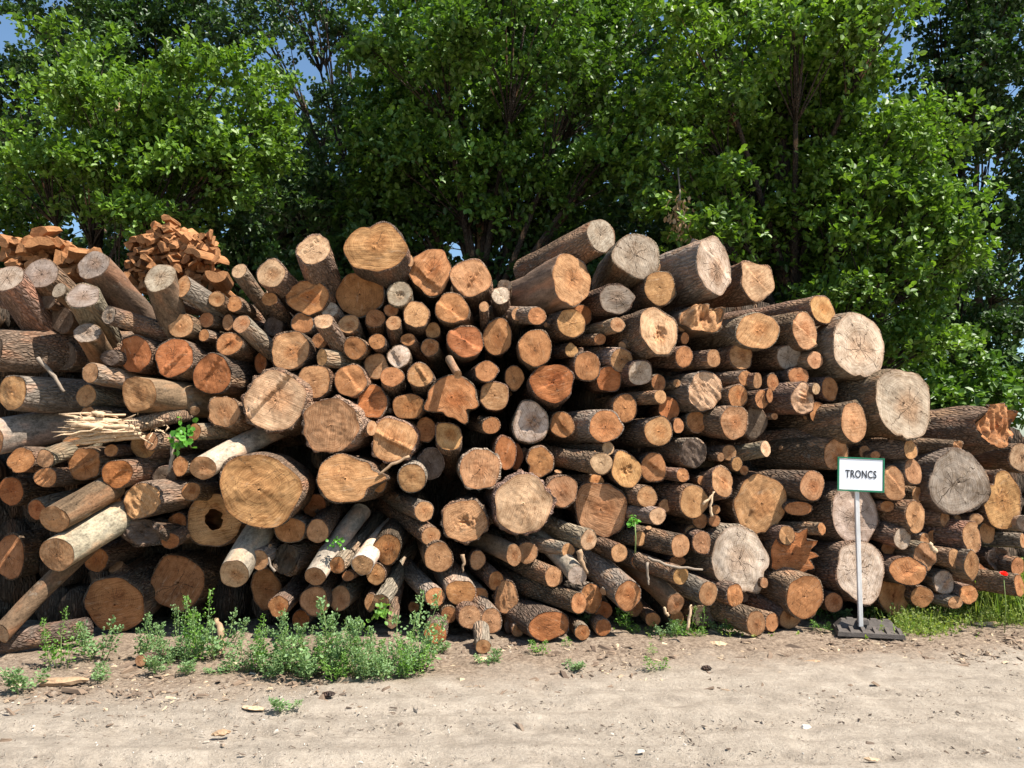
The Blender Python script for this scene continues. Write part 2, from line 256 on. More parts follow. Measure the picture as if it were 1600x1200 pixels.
# ------------------------------------------------------------------ the logs as read from the photograph
# "@ox oy": enlargement window; then per log: x y rx ry colour  y<yaw> p<pitch> d<depth> b<bark> l<length> +flags o:<outline bumps> N:<short name>
# flags: S step in the cut, B raised band, T torn end, H hollow, R rotten heart, K thick scalloped bark, G on the ground
LOGS = """
@0 320
45 460 108 92 g y5 p-38 d-.15 bb l.7 N:the cracked grey log at the top left end
255 430 120 100 g y8 p-25 bb l.8 N:the round grey log beside the firewood heap
585 375 112 92 g y30 p-36 d-.1 bn l.75 N:the brown-rimmed leaning log between the firewood heaps
370 535 45 48 g y10 p-20 d.05 bn
520 570 112 85 g y-5 p-32 d-.15 bg l.6 N:the pale log with star-shaped cracks
1000 455 95 98 g y0 p-48 d-.2 bn l.75 o:90,30,-.06 N:the upright grey log with deep radial cracks
1145 510 52 74 t y38 p-22 d-.1 bg l1.2
1085 600 60 50 p d.3
1355 590 55 52 t p-12
1495 415 48 50 p y22 p-35 d-.05 bg l1.2
1465 620 50 52 o
680 690 52 62 g y55 p-12 d-.1 bk l1.1 +T N:the charred black-barked log
545 800 82 65 g y-10 p-25 bn l.5 +T
300 600 52 50 k d.25
385 720 80 80 k d.3 bn
1130 755 88 78 t
1290 720 52 50 o y15
1275 815 36 40 o d.1
1425 735 38 55 t y20 d.08
1510 745 62 60 t y30 p-28 d-.15 bg l1.3 N:the pale-barked log sloping back and down
1432 870 85 75 o +B
840 935 115 120 r d.05 +S
1090 955 130 125 r d-.02 +B N:the reddish log with a splinter line
1330 1060 120 130 r +S
690 955 62 52 k d-.05 bk +T N:the charred round log end
400 940 85 92 k d.4
565 1050 65 65 t y42 p-8 bg l1.3 d-.05
-60 900 90 140 k y45 d.1
@400 320
95 430 97 90 p y8 p-12
85 590 52 46 o y10 p-20
360 280 107 105 p y3 p-36 l1.3 d-.1 +B N:the pale tilted log standing out on top
740 268 192 160 y d-.12 p-10 bk o:101,13,-.15/-2,22,.18/60,22,.08/140,22,.06 N:the big heart-shaped log
1090 412 140 142 o d.03 p-8 +S o:65,25,.08/-80,25,.1/200,30,-.06 N:the angular log beside the heart-shaped log
1342 460 124 128 t p-6 +S N:the round log at the end of the high row
325 578 132 118 o d.05 +B N:the log crossed by a bright ridge
648 560 148 145 o d.08 N:the brown-hearted log under the heart-shaped log
895 558 78 82 w +R bg N:the pale log with a decayed heart
1000 685 86 88 t p-12
1225 650 108 104 o +S N:the log with one half cut deeper
1425 637 32 36 t p-28 l.9
1530 570 58 62 w p-15 +S d-.05
1555 505 45 40 k d.2
290 740 70 70 o
460 655 60 50 g y10 p-15
425 730 62 52 p y20 p-32 l1.1 d-.1 o:150,20,.2
580 745 72 62 t p-22
745 710 65 62 o p-20
845 660 45 42 o d.1
860 740 50 50 t p-28 l1 d-.05
950 842 48 42 o y15 p-15
1107 785 48 52 y
400 850 55 48 o d.1
215 910 130 122 t p-3 N:the ringed round log with a red heart
412 955 36 58 y y40 bg
617 895 75 73 o
757 855 55 52 o d.05
895 945 78 75 w p-12 +S d-.05 N:the whitish log with a step
1085 890 58 56 o +S o:30,20,.12
1310 855 112 112 r +S N:the bright reddish log with a stepped cut
1510 826 92 122 o d.08 y-5
1262 1062 24 24 t y-35 p38 l.25 d-.25 bn
1440 1040 75 68 o y-15
365 1102 112 104 t
590 1100 105 105 o o:200,25,-.08/-10,20,.1 +S
750 1010 80 84 t d.03
850 1075 75 68 o p-14
1025 1065 88 78 y p-15 +B N:the honey log with a pale ridge
30 985 42 70 r d.2
110 760 65 60 k d.3
@800 320
555 190 95 115 g y-54 p-13 l1.05 d-.05 bb N:the grey-ended log lying across the top
780 320 150 150 g d.05 y-12 bg N:the big grey-brown log on the crest
372 472 125 162 t y-44 p-4 l1.05 d-.1 bn o:120,20,.12/60,20,-.05/250,15,-.16 N:the smooth swollen log end
650 590 115 96 g y-25 bk l1.2 o:10,14,.14/200,25,-.1 N:the dark-barked log with a stub
925 520 105 112 y y-12 d.05 N:the yellow log in the top row
1255 385 118 195 w y-32 l1.9 bg d-.05 +S o:100,20,.05/240,25,-.06 N:the tall pale oval log on the crest
1530 480 115 135 p y-20 l1.2 bb d-.03 o:90,25,-.14/45,18,.16/135,18,.18/-60,30,-.06 +S N:the squared pale block on the crest
912 800 118 160 p y-28 p4 d-.12 bb l1.6 +R o:230,35,-.22/130,28,.12/30,30,.06 N:the pale log with a rotten heart
1190 705 138 98 t y-18 bn +TX o:90,50,-.2/30,16,.2/-60,18,.1 N:the split grey-brown half log
1535 790 145 118 t y-25 d.05 bg l1.4 N:the wide brown log below the squared block
35 685 40 46 t y-10 p-10
155 695 60 58 o y-45 p14 bg l.9 d-.08 N:the bent log curving over
370 740 97 92 y y-28 bk
430 690 72 70 r d.22
660 750 50 48 t y-38
550 840 38 38 o y-35 p5
145 895 108 122 o N:the ringed orange log
370 912 42 46 y y-30 o:95,20,.2/0,20,.1
685 970 75 75 t y-30 p14 bg l1.2 d-.08 N:the grey-barked log sloping up
470 1010 88 95 o y-10 p10
252 1112 138 130 r d-.02 +S N:the very broad reddish log with a diagonal step
605 1090 85 80 r d.1 +S
800 1048 85 82 w y-22 p4 bk o:90,30,-.1 +S N:the half-bright greyish log
915 1115 46 60 o d.05
1030 1115 26 26 t y-28
1065 755 34 40 t
1080 835 26 40 o
1075 950 60 70 o y-30
1260 960 46 60 t y-38
1430 950 78 85 y y-30 N:the bright honey log below the wide brown log
15 1080 62 80 o +S
@1200 440
340 175 88 96 y y-42 l1.7 d.05 N:the honey log alone in the top row
225 310 90 122 t y-28 +S l1.5 N:the oval two-toned log
565 402 180 206 w y-14 d-.12 bg o:-95,7,-.08 N:the upper of the two big pale round logs
850 760 195 224 w y-26 d-.15 bb l1.9 o:-103,7,-.1/-60,25,.03 N:the lower of the two big pale round logs
130 470 85 80 g y-25 o:-70,15,-.08
295 490 55 58 t y-28
190 590 68 60 o y-15
30 630 38 58 o
385 670 55 76 o y-25 o:0,20,.08/-60,20,.08
215 730 84 100 p y-38 p4 d-.12 +T o:-40,16,.1/-80,16,.08 N:the cream scalloped log
300 670 30 38 p y-38 d-.12
312 820 55 75 o d.1
535 880 92 132 t y-32 l1.4 d-.28 N:the tan log with a knot hole
410 960 50 66 y y-52 l1.4 d-.05 N:the long thin log with an oval end
430 1080 85 106 t y-48 l1.5 d-.12 +S
890 1050 50 66 y y-52 l1.4 d-.02 N:the long log under the lower big pale log
605 1065 38 42 t
670 1085 32 26 o
40 842 24 22 t y-45
10 712 22 48 o
1440 900 135 140 o y-56 p-6 l.55 d0 bb +TX o:30,18,.25/-20,14,.15/120,20,.1 N:the torn reddish stump
1180 1035 42 45 t y-64 l.7 bb +TX d-.1 N:the splintered slab
@0 560
78 215 105 120 y y48 p-3 bg l2.0 N:the oval log with a long furrowed trunk
540 235 68 72 t d.05 y20
550 330 46 34 t y40
868 222 116 118 t y36 bn l1.3 d-.1 N:the barkless tan log
1400 332 110 102 t y12 p-12 +K N:the ringed log with thick bark by the big flaky one
1215 460 48 55 o y45 bg l1
945 520 46 58 t y22 d-.05
900 545 95 82 y d.05 y15
455 520 65 36 o d.05
1268 685 92 72 t y32 p24 bs l1.1 d-.2 N:the log with dazzling white bark
125 635 98 82 o y12 +S
283 628 65 58 t y22 p28 bg l1.2 d-.08
285 745 82 62 o
530 660 118 105 o +B N:the round log with parallel scratches
735 720 98 96 r y15 +S N:the reddish log with a triangular split
695 575 46 40 o
1128 675 50 65 o d.1
1030 735 75 65 k d.15
1195 830 62 58 o
230 945 62 66 r y30 p20 bg l1
340 1005 102 85 t y30 p22 bn l.55 d-.25 +T N:the decayed log resting on the pale trunk
650 925 115 110 o N:the log with three edge cracks
888 890 135 112 t y25 p8 d-.1 +T N:the shaggy-rimmed log
1340 1010 180 166 y d.08 +H N:the hollow log
1065 1140 60 50 r p15
880 1085 140 85 k y20 p-5 d.12 bk l.5 +TX N:the rotten bark chunk
70 830 86 90 r d.3
-60 500 95 110 t y45 p12 d.2 bs l.9
1110 1030 60 70 r d.35
@400 560
20 820 262 228 y d-.25 y-6 p3 bb o:100,25,-.07/200,20,-.06/-60,30,.04 N:the biggest log with a scalloped face
120 265 195 204 p d-.2 +BK N:the big flaky round log
465 420 197 172 t d-.2 +K N:the saw-lined round log with a split lower rim
860 510 148 146 t d-.15 +BK N:the log with bark folded over its face
725 270 98 112 r d.1 +S
950 300 102 86 o d.05
1225 240 152 138 o d-.05 bk o:205,14,.32/-65,13,.42/-20,16,.2/240,16,-.2/-44,8,-.2/60,25,.06 N:the fan-shaped log
1490 235 95 98 t p3
1060 445 65 82 o d.1
1205 490 86 92 y p-16 o:135,16,.22 N:the saw-lined pear-shaped log
1470 420 58 56 o y-25
560 752 185 155 y d-.2 bk o:2,11,.42/25,14,-.1/-28,14,-.12 N:the teardrop log
765 770 50 72 o d.12
975 748 90 96 t y-4 p12 bg d-.05 N:the grey-barked ringed log
1090 660 90 100 k d.2 y-20
1400 692 136 134 t y-8 d-.1 +K N:the pale-hearted log beside the curved bark
1560 590 70 110 r y-10
365 920 75 75 r d.35
210 1072 96 85 o d.05 o:30,18,.12/-50,18,.1
385 1080 72 78 t y-5 p15
1050 955 60 66 t y-38 p5 d-.05 bg
1093 1110 60 62 t y-42 p20 d-.1
1305 1015 146 142 t d-.05 +RK N:the log in a broken bark ring
@800 560
70 910 196 190 p d-.2 +K N:the big pale log with a toothed bark rim
115 402 118 132 w +R N:the whitish log with a rotten centre
315 415 78 84 o +S
582 425 110 104 o y-38 bg o:0,18,.1 N:the orange log with mottled grey bark
705 310 80 92 o d.1
915 455 92 98 t y-28 d-.05 l1.2 bk N:the black-barked round log
1152 395 62 72 o d.1 y-10 +S
980 315 68 80 r d.15
928 240 42 45 t y-45 d-.1
1205 200 115 122 p y-28 bg +T o:-20,14,.1/-60,14,.06/-100,14,.08/30,14,.05 N:the cream log with a scalloped bark edge
1410 235 66 74 o y-22
1560 255 50 60 o y-22 +S
1462 125 55 50 o y-48 +T
1535 140 30 52 t y-30
1390 400 100 105 t y-25 N:the tan log between two grey ones
1520 400 75 105 k d.1
1130 590 86 96 k y-22 bg +T N:the grey rotten-faced log
1040 420 36 50 o d.1
558 655 78 68 p y-48 p4 l1.5 d-.15 N:the pale-ended log lying sideways
600 562 40 46 p y-45
715 695 104 110 y y-12 d-.1 +R o:110,18,.08/40,20,-.1/-70,18,.08 N:the log with a blackened rotten hole
885 682 82 98 o +S
172 650 92 98 o o:200,22,-.3/130,22,.08 N:the log with a scooped notch
25 612 46 86 r d.1
525 768 52 46 o y-48 d-.03
310 830 100 106 t N:the cracked log next to the big ring-cracked one
555 942 172 170 t d-.02 N:the big log with a ring-shaped crack
845 866 65 72 t y-28 +S d-.05
955 922 40 45 t
762 870 30 40 k
910 985 55 58 p y-42 bg d-.12
1135 895 94 108 y y-32 o:10,18,.1 N:the honey log with white splinters
1065 730 46 44 o y-42 +S
1188 765 32 32 o d.1
1310 772 76 98 t y-20 p-12 +S
1358 590 48 50 t y-22
1305 617 25 28 t y-22
1405 660 36 46 y y-10
1450 700 30 32 o d.1
1585 565 36 52 p y-45 p-8 bg l1.2
1555 905 165 188 t y-16 bk +S o:-50,10,.1/-80,9,.12/-110,9,.08 N:the broad fluted tan log
1175 1015 52 48 o
1265 1015 38 40 o
1273 945 28 30 o
@0 760
355 425 122 104 t y36 p26 bs l.62 d-.25 N:the pale smooth trunk pointing out of the pile
720 738 195 174 o y3 p7 d.4 bb N:the huge orange log behind the weeds
1110 602 165 176 o d.45 y8 N:the second huge orange log in the shade
1465 545 93 90 p p35 bs l1.1 d-.2 N:the saw-lined log under white bark
602 458 80 76 r d.35
60 440 100 140 o d.4
10 920 50 62 p y40 p46 l.85 d-.45 bn N:the slim peeled trunk slanting down to the ground
880 1090 40 36 t y30 +G l.35 N:the short stub lying alone in front
-40 985 60 72 k y68 l.55 +G bk N:the dark log lying flat
@400 760
20 460 60 66 t y-5 p8 d-.12 bg
370 562 66 60 t y15 p30 bs d-.18 l1
508 492 50 56 o y8 p14 bg d-.05
665 490 70 65 t y3 p12 bs d-.1 +K N:the log with a thick mossy bark ring
820 392 90 96 o y-3 p16 bk N:the log with a wormy knot
750 550 62 70 y d.05
575 560 40 32 o d.05
365 717 95 96 t p6 d.12 N:the tan log with a ragged lower edge
525 700 68 80 t d.18 y5
140 750 68 70 o y5 p8 d.12
782 720 54 50 t y8 p18 bg d-.1
715 725 38 56 t d.05
850 850 36 42 p p40 d-.08
1140 442 94 96 t y-15 p5
1120 690 62 62 o y-36 p14 bg d-.1 l1.1
1280 660 95 86 o y-18 p14 d-.05 o:90,40,-.1
1395 690 56 62 o y-26 p14 l1.1
1500 590 50 62 o y-30 p16 l1
1205 800 50 56 o y-22 p18 l1
1335 815 72 78 t y-20 p6 d-.15 N:the saw-lined log near the lowest stub
1470 840 70 80 t y-28 p20 bg d-.1 l1
1420 1000 52 46 t y-8 p24 bg l.32 +G N:the mossy stub at the foot of the pile
1125 790 36 46 o d.1
1120 920 75 66 r d.3
1385 460 50 62 t d.05
1565 692 74 108 t y-5 d-.05 +T N:the ragged oval log
60 640 92 130 o d.45
280 830 56 60 r d.2
190 450 92 96 k y15 +TX d.03 N:the rotted root mass
985 755 36 34 o d.3
1582 875 30 42 k d.2
@800 760
95 415 66 72 t y-20 d-.08
12 430 46 70 t y-38 p8 bn d-.05
478 335 55 66 p y-42 p8 bg d-.12
350 400 42 48 t y-52 p5 bg l1.2 d-.12
260 565 58 66 t y-38 p4 d-.15
408 555 58 62 w y-32 p22 bs d-.15
417 730 52 68 o y-56 p8 l1.4 d-.3 N:the orange-ended log lying along the ground
495 700 72 96 o y-28 +ST d-.1
725 682 86 100 o y-35 p30 bg l1.4 d-.32 N:the big ridged-bark log pointing down
670 415 56 60 t y-38 p10 d-.05
800 325 42 48 t y-52
792 470 50 48 o y-20
1052 370 65 76 t y-48 d-.18 bb l1.2 N:the ringed log with cracked dark bark
1130 295 56 54 t d.04
1185 350 62 74 t d-.02 +S
1035 465 50 32 o d.05
1055 560 53 58 y y-52 p16 d-.22 l1.2
1225 670 66 80 t y-46 p16 d-.28 l1.3 N:the bright-ringed log low in the pile
1395 680 56 76 o y-38 p8 d-.12 +T
1020 735 56 68 t y-42 p26 d-.22 bn
1420 450 180 212 w y-22 o:-55,16,.22/-25,9,-.1/0,20,.1/70,20,-.06 N:the wide pale log with a drooping lobe
1525 855 66 86 t y-46 p12 d-.3 +G l1.2 N:the ringed log lying outermost on the ground
440 912 48 52 o +G l.8
570 775 58 60 r d.15 N:the reddish round log tucked under the big ridged-bark log
570 882 50 56 r d.1
230 870 132 95 r d.05 y-35 bk
35 900 38 42 t y-10
1200 812 80 70 k y-20
1030 830 46 60 o d.1
880 832 50 46 o d.1
762 752 60 60 o d.12
1575 602 26 36 t y-20
1450 690 30 36 k
@1200 700
275 235 88 98 t y-32 bk l1.5 d-.05 N:the dark-barked log near the sign
190 378 95 46 o d.05 p20
545 410 165 190 w y-28 o:-50,20,-.05/190,20,.04 bb N:the big whitish log behind the sign post
580 770 172 186 w y-18 bb o:160,14,-.05/100,20,-.05 N:the lower whitish log behind the sign post
115 545 58 62 t y-32 +S
335 505 30 40 o y-52
150 660 148 142 r d-.04 bk o:60,8,.34/25,7,.3/-5,7,.3/-35,7,.22/42,6,-.14/8,6,-.16/-20,6,-.14/95,8,.2/215,8,.12/-80,8,.12 N:the ragged reddish log with flutes all round
230 930 118 146 o y-22 bb d-.1 l1.3 N:the tan log on the ground near the sign base
410 965 58 66 o d.05
785 925 100 116 o d.05 +S N:the round log on the ground just past the sign base
960 930 74 70 o d.05
880 770 126 90 o y-22 d-.05 +S N:the broad log with split bark
985 680 75 96 t y-12 +S
838 565 64 72 w y-36 p15 d-.12 N:the pale-faced log close to the sign post
750 625 42 48 o d.1
920 430 70 106 t y-32 +B N:the oval log with a bright stripe
1105 445 38 52 t y-42
935 295 42 56 t y-48
1058 310 18 26 y y-50 l.8
1190 215 190 214 g bg y-10 d.03 o:-60,25,-.05/120,20,-.04 N:the huge grey log
1462 330 128 182 y y-12 d-.05 bb o:125,17,-.3/70,22,.06 N:the big honey log with a curved notch
780 220 85 112 t y-18 +S
908 150 58 86 t y-22
745 365 46 36 o d.1
1185 450 30 32 t y-32
1265 560 75 106 t y-38 d-.1 +S N:the oval log with a pale split
1370 530 55 70 t y-22
1300 445 46 38 t
1590 580 22 48 t y-52 l1.2
1040 555 50 46 o d.05
1170 690 52 62 t y-38
1272 730 52 86 y y-12 d-.1 o:-80,13,.16/95,14,.08 N:the leaf-shaped log
1310 810 80 92 o d.05 +S
1100 840 70 78 w y-12 d-.05 +B N:the whitish log with a central wedge
1430 690 84 76 k y-32 +TX N:the crumbling log
1560 740 50 62 o y-32
1570 860 40 72 o y-56 p5 l1.1 d-.15
1250 915 70 60 o y-22 +S
1170 965 60 40 t y-40
140 1060 75 76 t y-42 p13 d-.35 +G l1.3 N:the log lying nearest the sign base
25 1090 46 62 o y-38 +G
980 570 35 42 t y-42
1590 470 42 50 k
1590 60 82 92 p +S d.05 N:the pale block at the far right end
"""

def parse_logs():
    out = []; ox = oy = 0.0
    for line in LOGS.strip().splitlines():
        nm = None
        if " N:" in line: line, nm = line.split(" N:")
        t = line.split()
        if t[0].startswith("@"): ox, oy = float(t[0][1:]), float(t[1]); continue
        g = dict(x=ox + float(t[0]) / 4, y=oy + float(t[1]) / 4, rx=float(t[2]) / 4, ry=float(t[3]) / 4, c=t[4], yaw=None, pitch=None, d=None, b=None, l=None, fl="", o=[], N=nm.strip() if nm else None)
        for w in t[5:]:
            if w.startswith("o:"): g['o'] = [tuple(float(q) for q in b.split(",")) for b in w[2:].split("/")]
            elif w[0] == "+": g['fl'] = w[1:]
            elif w[0] == "b": g['b'] = w[1:]
            else: g[{'y': 'yaw', 'p': 'pitch', 'd': 'd', 'l': 'l'}[w[0]]] = float(w[1:])
        out.append(g)
    return out
LG = parse_logs()

# --- labels: look + where it lies next to a log that has a name of its own
def size_word(g):
    r = (g['rx'] + g['ry']) / 2
    return "thin" if r < 11.5 else "small" if r < 17 else "medium" if r < 25 else "large" if r < 36 else "very large"
DIRS = ["to the right of", "above and right of", "above", "above and left of", "to the left of", "below and left of", "below", "below and right of"]
def octant(a, b):
    return int(round(math.degrees(math.atan2(-(b['y'] - a['y']), b['x'] - a['x'])) / 45.0)) % 8
def dist(a, b): return math.hypot(a['x'] - b['x'], a['y'] - b['y'])
def make_labels():
    named = [g for g in LG if g['N']]; used = set()
    for g in named:
        g['label'] = g['N'][4:] if g['N'].startswith("the ") else g['N']
        if len(g['label'].split()) < 4: g['label'] = g['label'] + " in the pile"
        used.add(g['label'])
    for g in LG:
        if g['N']: continue
        look = (size_word(g), g['c'])
        best = None
        for a in sorted(named, key=lambda a: dist(a, g))[:14]:
            k = octant(a, g); D = dist(a, g)
            rivals = [h for h in LG if h is not g and h is not a and not h['N'] and (size_word(h), h['c']) == look and octant(a, h) == k and dist(a, h) < D * 1.25]
            if not rivals:
                near = "just " if D < 75 else "some way " if D > 130 else ""
                lab = f"{look[0]} {COLWORD[g['c']]} log end {near}{DIRS[k]} {a['N']}"
                if len(lab.split()) > 16: lab = lab.replace(" end ", " ").replace("some way ", "").replace("to the ", "")
                if len(lab.split()) > 16 or lab in used: continue
                best = lab; break
        if best is None:
            a, b = sorted(named, key=lambda a: dist(a, g))[:2]
            best = f"{COLWORD[g['c']]} log close by {a['N']}"
            print("LABEL fallback", best)
        used.add(best); g['label'] = best
make_labels()

# --- one log: bark-covered body (the thing) + cut face (child)
def outline(th, g, seed):
    r = np.random.default_rng(seed); big = min(1.0, (g['rx'] + g['ry']) / 60)
    s = np.ones_like(th)
    for k, a in ((2, .030), (3, .028), (4, .018), (5, .014), (7, .010), (9, .008)):
        s += a * 1.5 * (.5 + big) * r.uniform(-1, 1) * np.cos(k * th + r.uniform(0, 6.28))
    for ang, w, amp in g['o']:
        dd = (np.degrees(th) - ang + 180) % 360 - 180
        s *= 1 + amp * np.exp(-(dd / w) ** 2 * 1.2)
    return s
def smooth(a, b, x):
    t = np.clip((x - a) / (b - a), 0, 1); return t * t * (3 - 2 * t)
def sides(g):
    X = g['x']; return -5.0 if X > 900 else (5.0 if X < 260 else 5 - 10 * (X - 260) / 640.0)
def build_log(g, idx):
    seed = 1000 + idx * 7; r = np.random.default_rng(seed); fl = g['fl']
    yaw = g['yaw'] if g['yaw'] is not None else sides(g) + r.uniform(-5, 5)
    pit = g['pitch'] if g['pitch'] is not None else r.uniform(-4, 5)
    pit += r.uniform(-1, 1)
    yaw *= .78; pit *= .62 if pit > 0 and (g['b'] or 'b') not in 'sn' else 1.0
    d = (g['d'] if g['d'] is not None else 0.0) + r.uniform(-.11, .11)
    D = ray(g['x'], g['y']); t = pile_t(g['x'], g['y'], d)
    Db = ray(g['x'], g['y'] + g['ry'] * 1.03)
    if Db[2] < 0:
        tg = -CAM_H / Db[2]
        if 'G' in fl: t = tg
        else: t = min(t, tg * .995)
    P = C0 + D * t; sc = t / F_PX; rx, ry = g['rx'] * sc, g['ry'] * sc; R = (rx + ry) / 2
    ya, pa = math.radians(yaw), math.radians(pit)
    ax = np.array([math.sin(ya) * math.cos(pa), math.cos(ya) * math.cos(pa), math.sin(pa)])
    fy, fp = math.radians(yaw * .45 + r.uniform(-4, 4)), math.radians(pit * .55 + r.uniform(-8, 6))
    n = -np.array([math.sin(fy) * math.cos(fp), math.cos(fy) * math.cos(fp), math.sin(fp)])
    xv = np.cross([0, 0, 1.0], n); xv /= np.linalg.norm(xv); yv = np.cross(n, xv)
    M = np.stack([xv, yv, n], 1)                       # local -> world
    rx /= max(.75, math.cos(fy)); ry /= max(.75, math.cos(fp))
    axl = M.T @ ax; axl = axl / -axl[2]                # local sweep per metre of depth (z = -1)
    L = g['l'] if g['l'] else min(2.2, 1.35 + R * 2.0 + r.uniform(0, .4))
    N = int(np.clip(R * 260, 26, 84)); th = np.arange(N) * 2 * math.pi / N
    ol = outline(th, g, seed)
    bk = g['b'] or r.choice(['b', 'b', 'b', 'g', 'b', 'k'])
    thick = 'K' in fl; kin = .93 if thick else (1 - min(.07, .010 / R) if bk in 'bgk' else .985)
    # relief of the cut shared by face and rim
    sa = r.uniform(.5, 1.2) + (0 if r.random() < .6 else 1.5); sc0 = r.uniform(-.25, .35) ; sh = r.uniform(.10, .22) * min(R, .16) * r.choice([-1, 1])
    bw = r.uniform(.06, .12)
    def relief(u, v):
        q = np.hypot(u, v)
        z = .05 * R * pnoise(u * 1.7 + idx * 3.1 + 40, v * 1.7 + 60, seed + 1) + .012 * R * pnoise(u * 9 + 90, v * 9 + 70, seed + 2)
        a = -u * math.sin(sa) + v * math.cos(sa) + .05 * pnoise(u * 6 + 30, v * 6 + 30, seed + 5)
        if 'S' in fl: z = z + sh * smooth(sc0 - .035, sc0 + .035, a)
        if 'B' in fl: z = z + .14 * R * smooth(sc0 - bw - .04, sc0 - bw, a) * (1 - smooth(sc0 + bw, sc0 + bw + .03, a))
        ca, sn = math.cos(sa * 2.3), math.sin(sa * 2.3); fu, fv = u * ca + v * sn, -u * sn + v * ca
        if 'T' in fl: z = z + .055 * R * pnoise(fu * 1.6 + 11, fv * 8 + 21, seed + 3) * (.5 + q) + .03 * R * pnoise(fu * 4 + 50, fv * 22 + 50, seed + 4)
        if 'X' in fl: z = z + .34 * R * pnoise(fu * 1.1 + 15, fv * 2.3 + 25, seed + 9) + .12 * R * pnoise(fu * 3 + 15, fv * 12 + 25, seed + 10)
        if 'R' in fl:
            w1 = .22 * pnoise(u * 4 + 9, v * 4 + 9, seed + 8) + .10 * pnoise(u * 11 + 9, v * 11 + 9, seed + 18)
            q2 = np.hypot(u - .05 + w1, v * 1.2 + .06 + w1 * .6); z = z - R * .13 * (1 - smooth(.10, .36, q2)) + .07 * R * (1 - smooth(.25, .5, q2)) * pnoise(u * 12 + 70, v * 12 + 40, seed + 6)
        return z
    # body
    zs = np.concatenate([[0, .006, .016, .035], np.linspace(.07, L, max(14, int(L / .075)))]); m = len(zs)
    TH, ZZ = np.meshgrid(th, zs); U = TH / (2 * math.pi)
    amp = {'b': .050, 'g': .035, 's': .010, 'n': .05, 'k': .05}[bk] * (1.1 if thick else 1.0)
    nth = max(8, N // 3)
    dsp = amp * (.5 * lat_noise(U, ZZ / .30, 7, seed + 11) + .55 * lat_noise(U, ZZ / .16, nth // 2, seed + 12) + .65 * lat_noise(U, ZZ / .10, nth, seed + 13))
    if thick: dsp[:4] += .035 * np.sign(np.sin(th * int(N / 4.2)))[None, :] * np.array([1, 1, .8, .4])[:, None]
    knots = np.zeros_like(dsp)
    for _ in range(r.integers(0, 3)):
        ka, kz = r.uniform(0, 6.28), r.uniform(.15, L); da = (TH - ka + math.pi) % (2 * math.pi) - math.pi
        knots += .12 * np.exp(-(da / .28) ** 2 - ((ZZ - kz) / (.28 * R * 2)) ** 2)
    if 'X' in fl: dsp = dsp + .22 * lat_noise(U, ZZ / .6, 5, seed + 31) + .16 * lat_noise(U, ZZ / .35, 11, seed + 32) + .07 * lat_noise(U, ZZ / .2, nth, seed + 33)
    bend = r.uniform(-.09, .09, 2); tp = r.uniform(-.04, .06)
    s = ol[None, :] * (1 + dsp + knots) * (1 + tp * ZZ / L)
    fade = np.exp(-ZZ / .5)                            # odd face outlines settle to a rounder trunk further back
    s = s * fade + (1 + dsp + knots + .04 * np.cos(2 * TH + 1)) * (1 - fade) * (1 + tp * ZZ / L)
    X = rx * s * np.cos(TH) + axl[0] * ZZ + bend[0] * ZZ ** 2; Y = ry * s * np.sin(TH) + axl[1] * ZZ + bend[1] * ZZ ** 2
    rel = relief(ol * np.cos(th), ol * np.sin(th))
    Z = -ZZ + rel[None, :] * np.exp(-ZZ / .03)
    if thick or bk in 'bgk': Z[0] += r.uniform(-.006, .004, N)
    V = np.stack([X, Y, Z], -1).reshape(-1, 3)
    ki = kin * (1 + .02 * lat_noise(th / 6.2832, th * 0, nth, seed + 14))
    inner = np.stack([rx * ol * ki * np.cos(th), ry * ol * ki * np.sin(th), rel - .002], -1)
    V = np.concatenate([V, inner, [[X[-1].mean(), Y[-1].mean(), -L]]]); q = grid_faces(N, m, True)[:, ::-1]
    i0 = np.arange(N); i1 = (i0 + 1) % N; b0 = m * N
    rimq = np.stack([i0, i1, b0 + i1, b0 + i0], -1)
    lastr = (m - 1) * N; end = np.stack([lastr + i0, lastr + i1, np.full(N, b0 + N)], -1)
    me = mesh("bark", V, [q, rimq, end])
    root = empty("log"); o = link("bark", me, M_BARK[bk], root)
    root.matrix_world = Matrix.Translation(Vector(P)) @ Matrix(M.tolist()).to_4x4()
    jc = r.uniform(.82, 1.22) * (1.5 if thick else 1); bc = np.array(BARK_COL[bk]) * jc * np.array([r.uniform(.95, 1.08), 1, r.uniform(.9, 1.08)])
    o.color = (*np.clip(bc, 0, 1), 1)
    # cut face
    nr = int(np.clip(R * 110, 9, 30)); rho = np.linspace(.34 if 'H' in fl else .03, 1, nr)
    RH, T2 = np.meshgrid(rho, th, indexing='ij')
    kk = ki * 1.004
    if 'H' in fl: RH = RH + (1 - RH) * 0.0 + (.16 * lat_noise(T2 / 6.2832, T2 * 0, 5, seed + 20) + .07 * lat_noise(T2 / 6.2832, T2 * 0, 19, seed + 21)) * (1 - RH)
    u = RH * np.cos(T2); v = RH * np.sin(T2); OL = 1 + (ol[None, :] * kk[None, :] - 1) * smooth(0, 1, RH) ** .6
    Fx, Fy = rx * OL * u, ry * OL * v
    rl = relief(OL * u, OL * v); Fz = rl + .002
    FV = np.stack([Fx, Fy, Fz], -1).reshape(-1, 3); uvs = np.stack([u, v], -1).reshape(-1, 2)
    fq = grid_faces(N, nr, True)
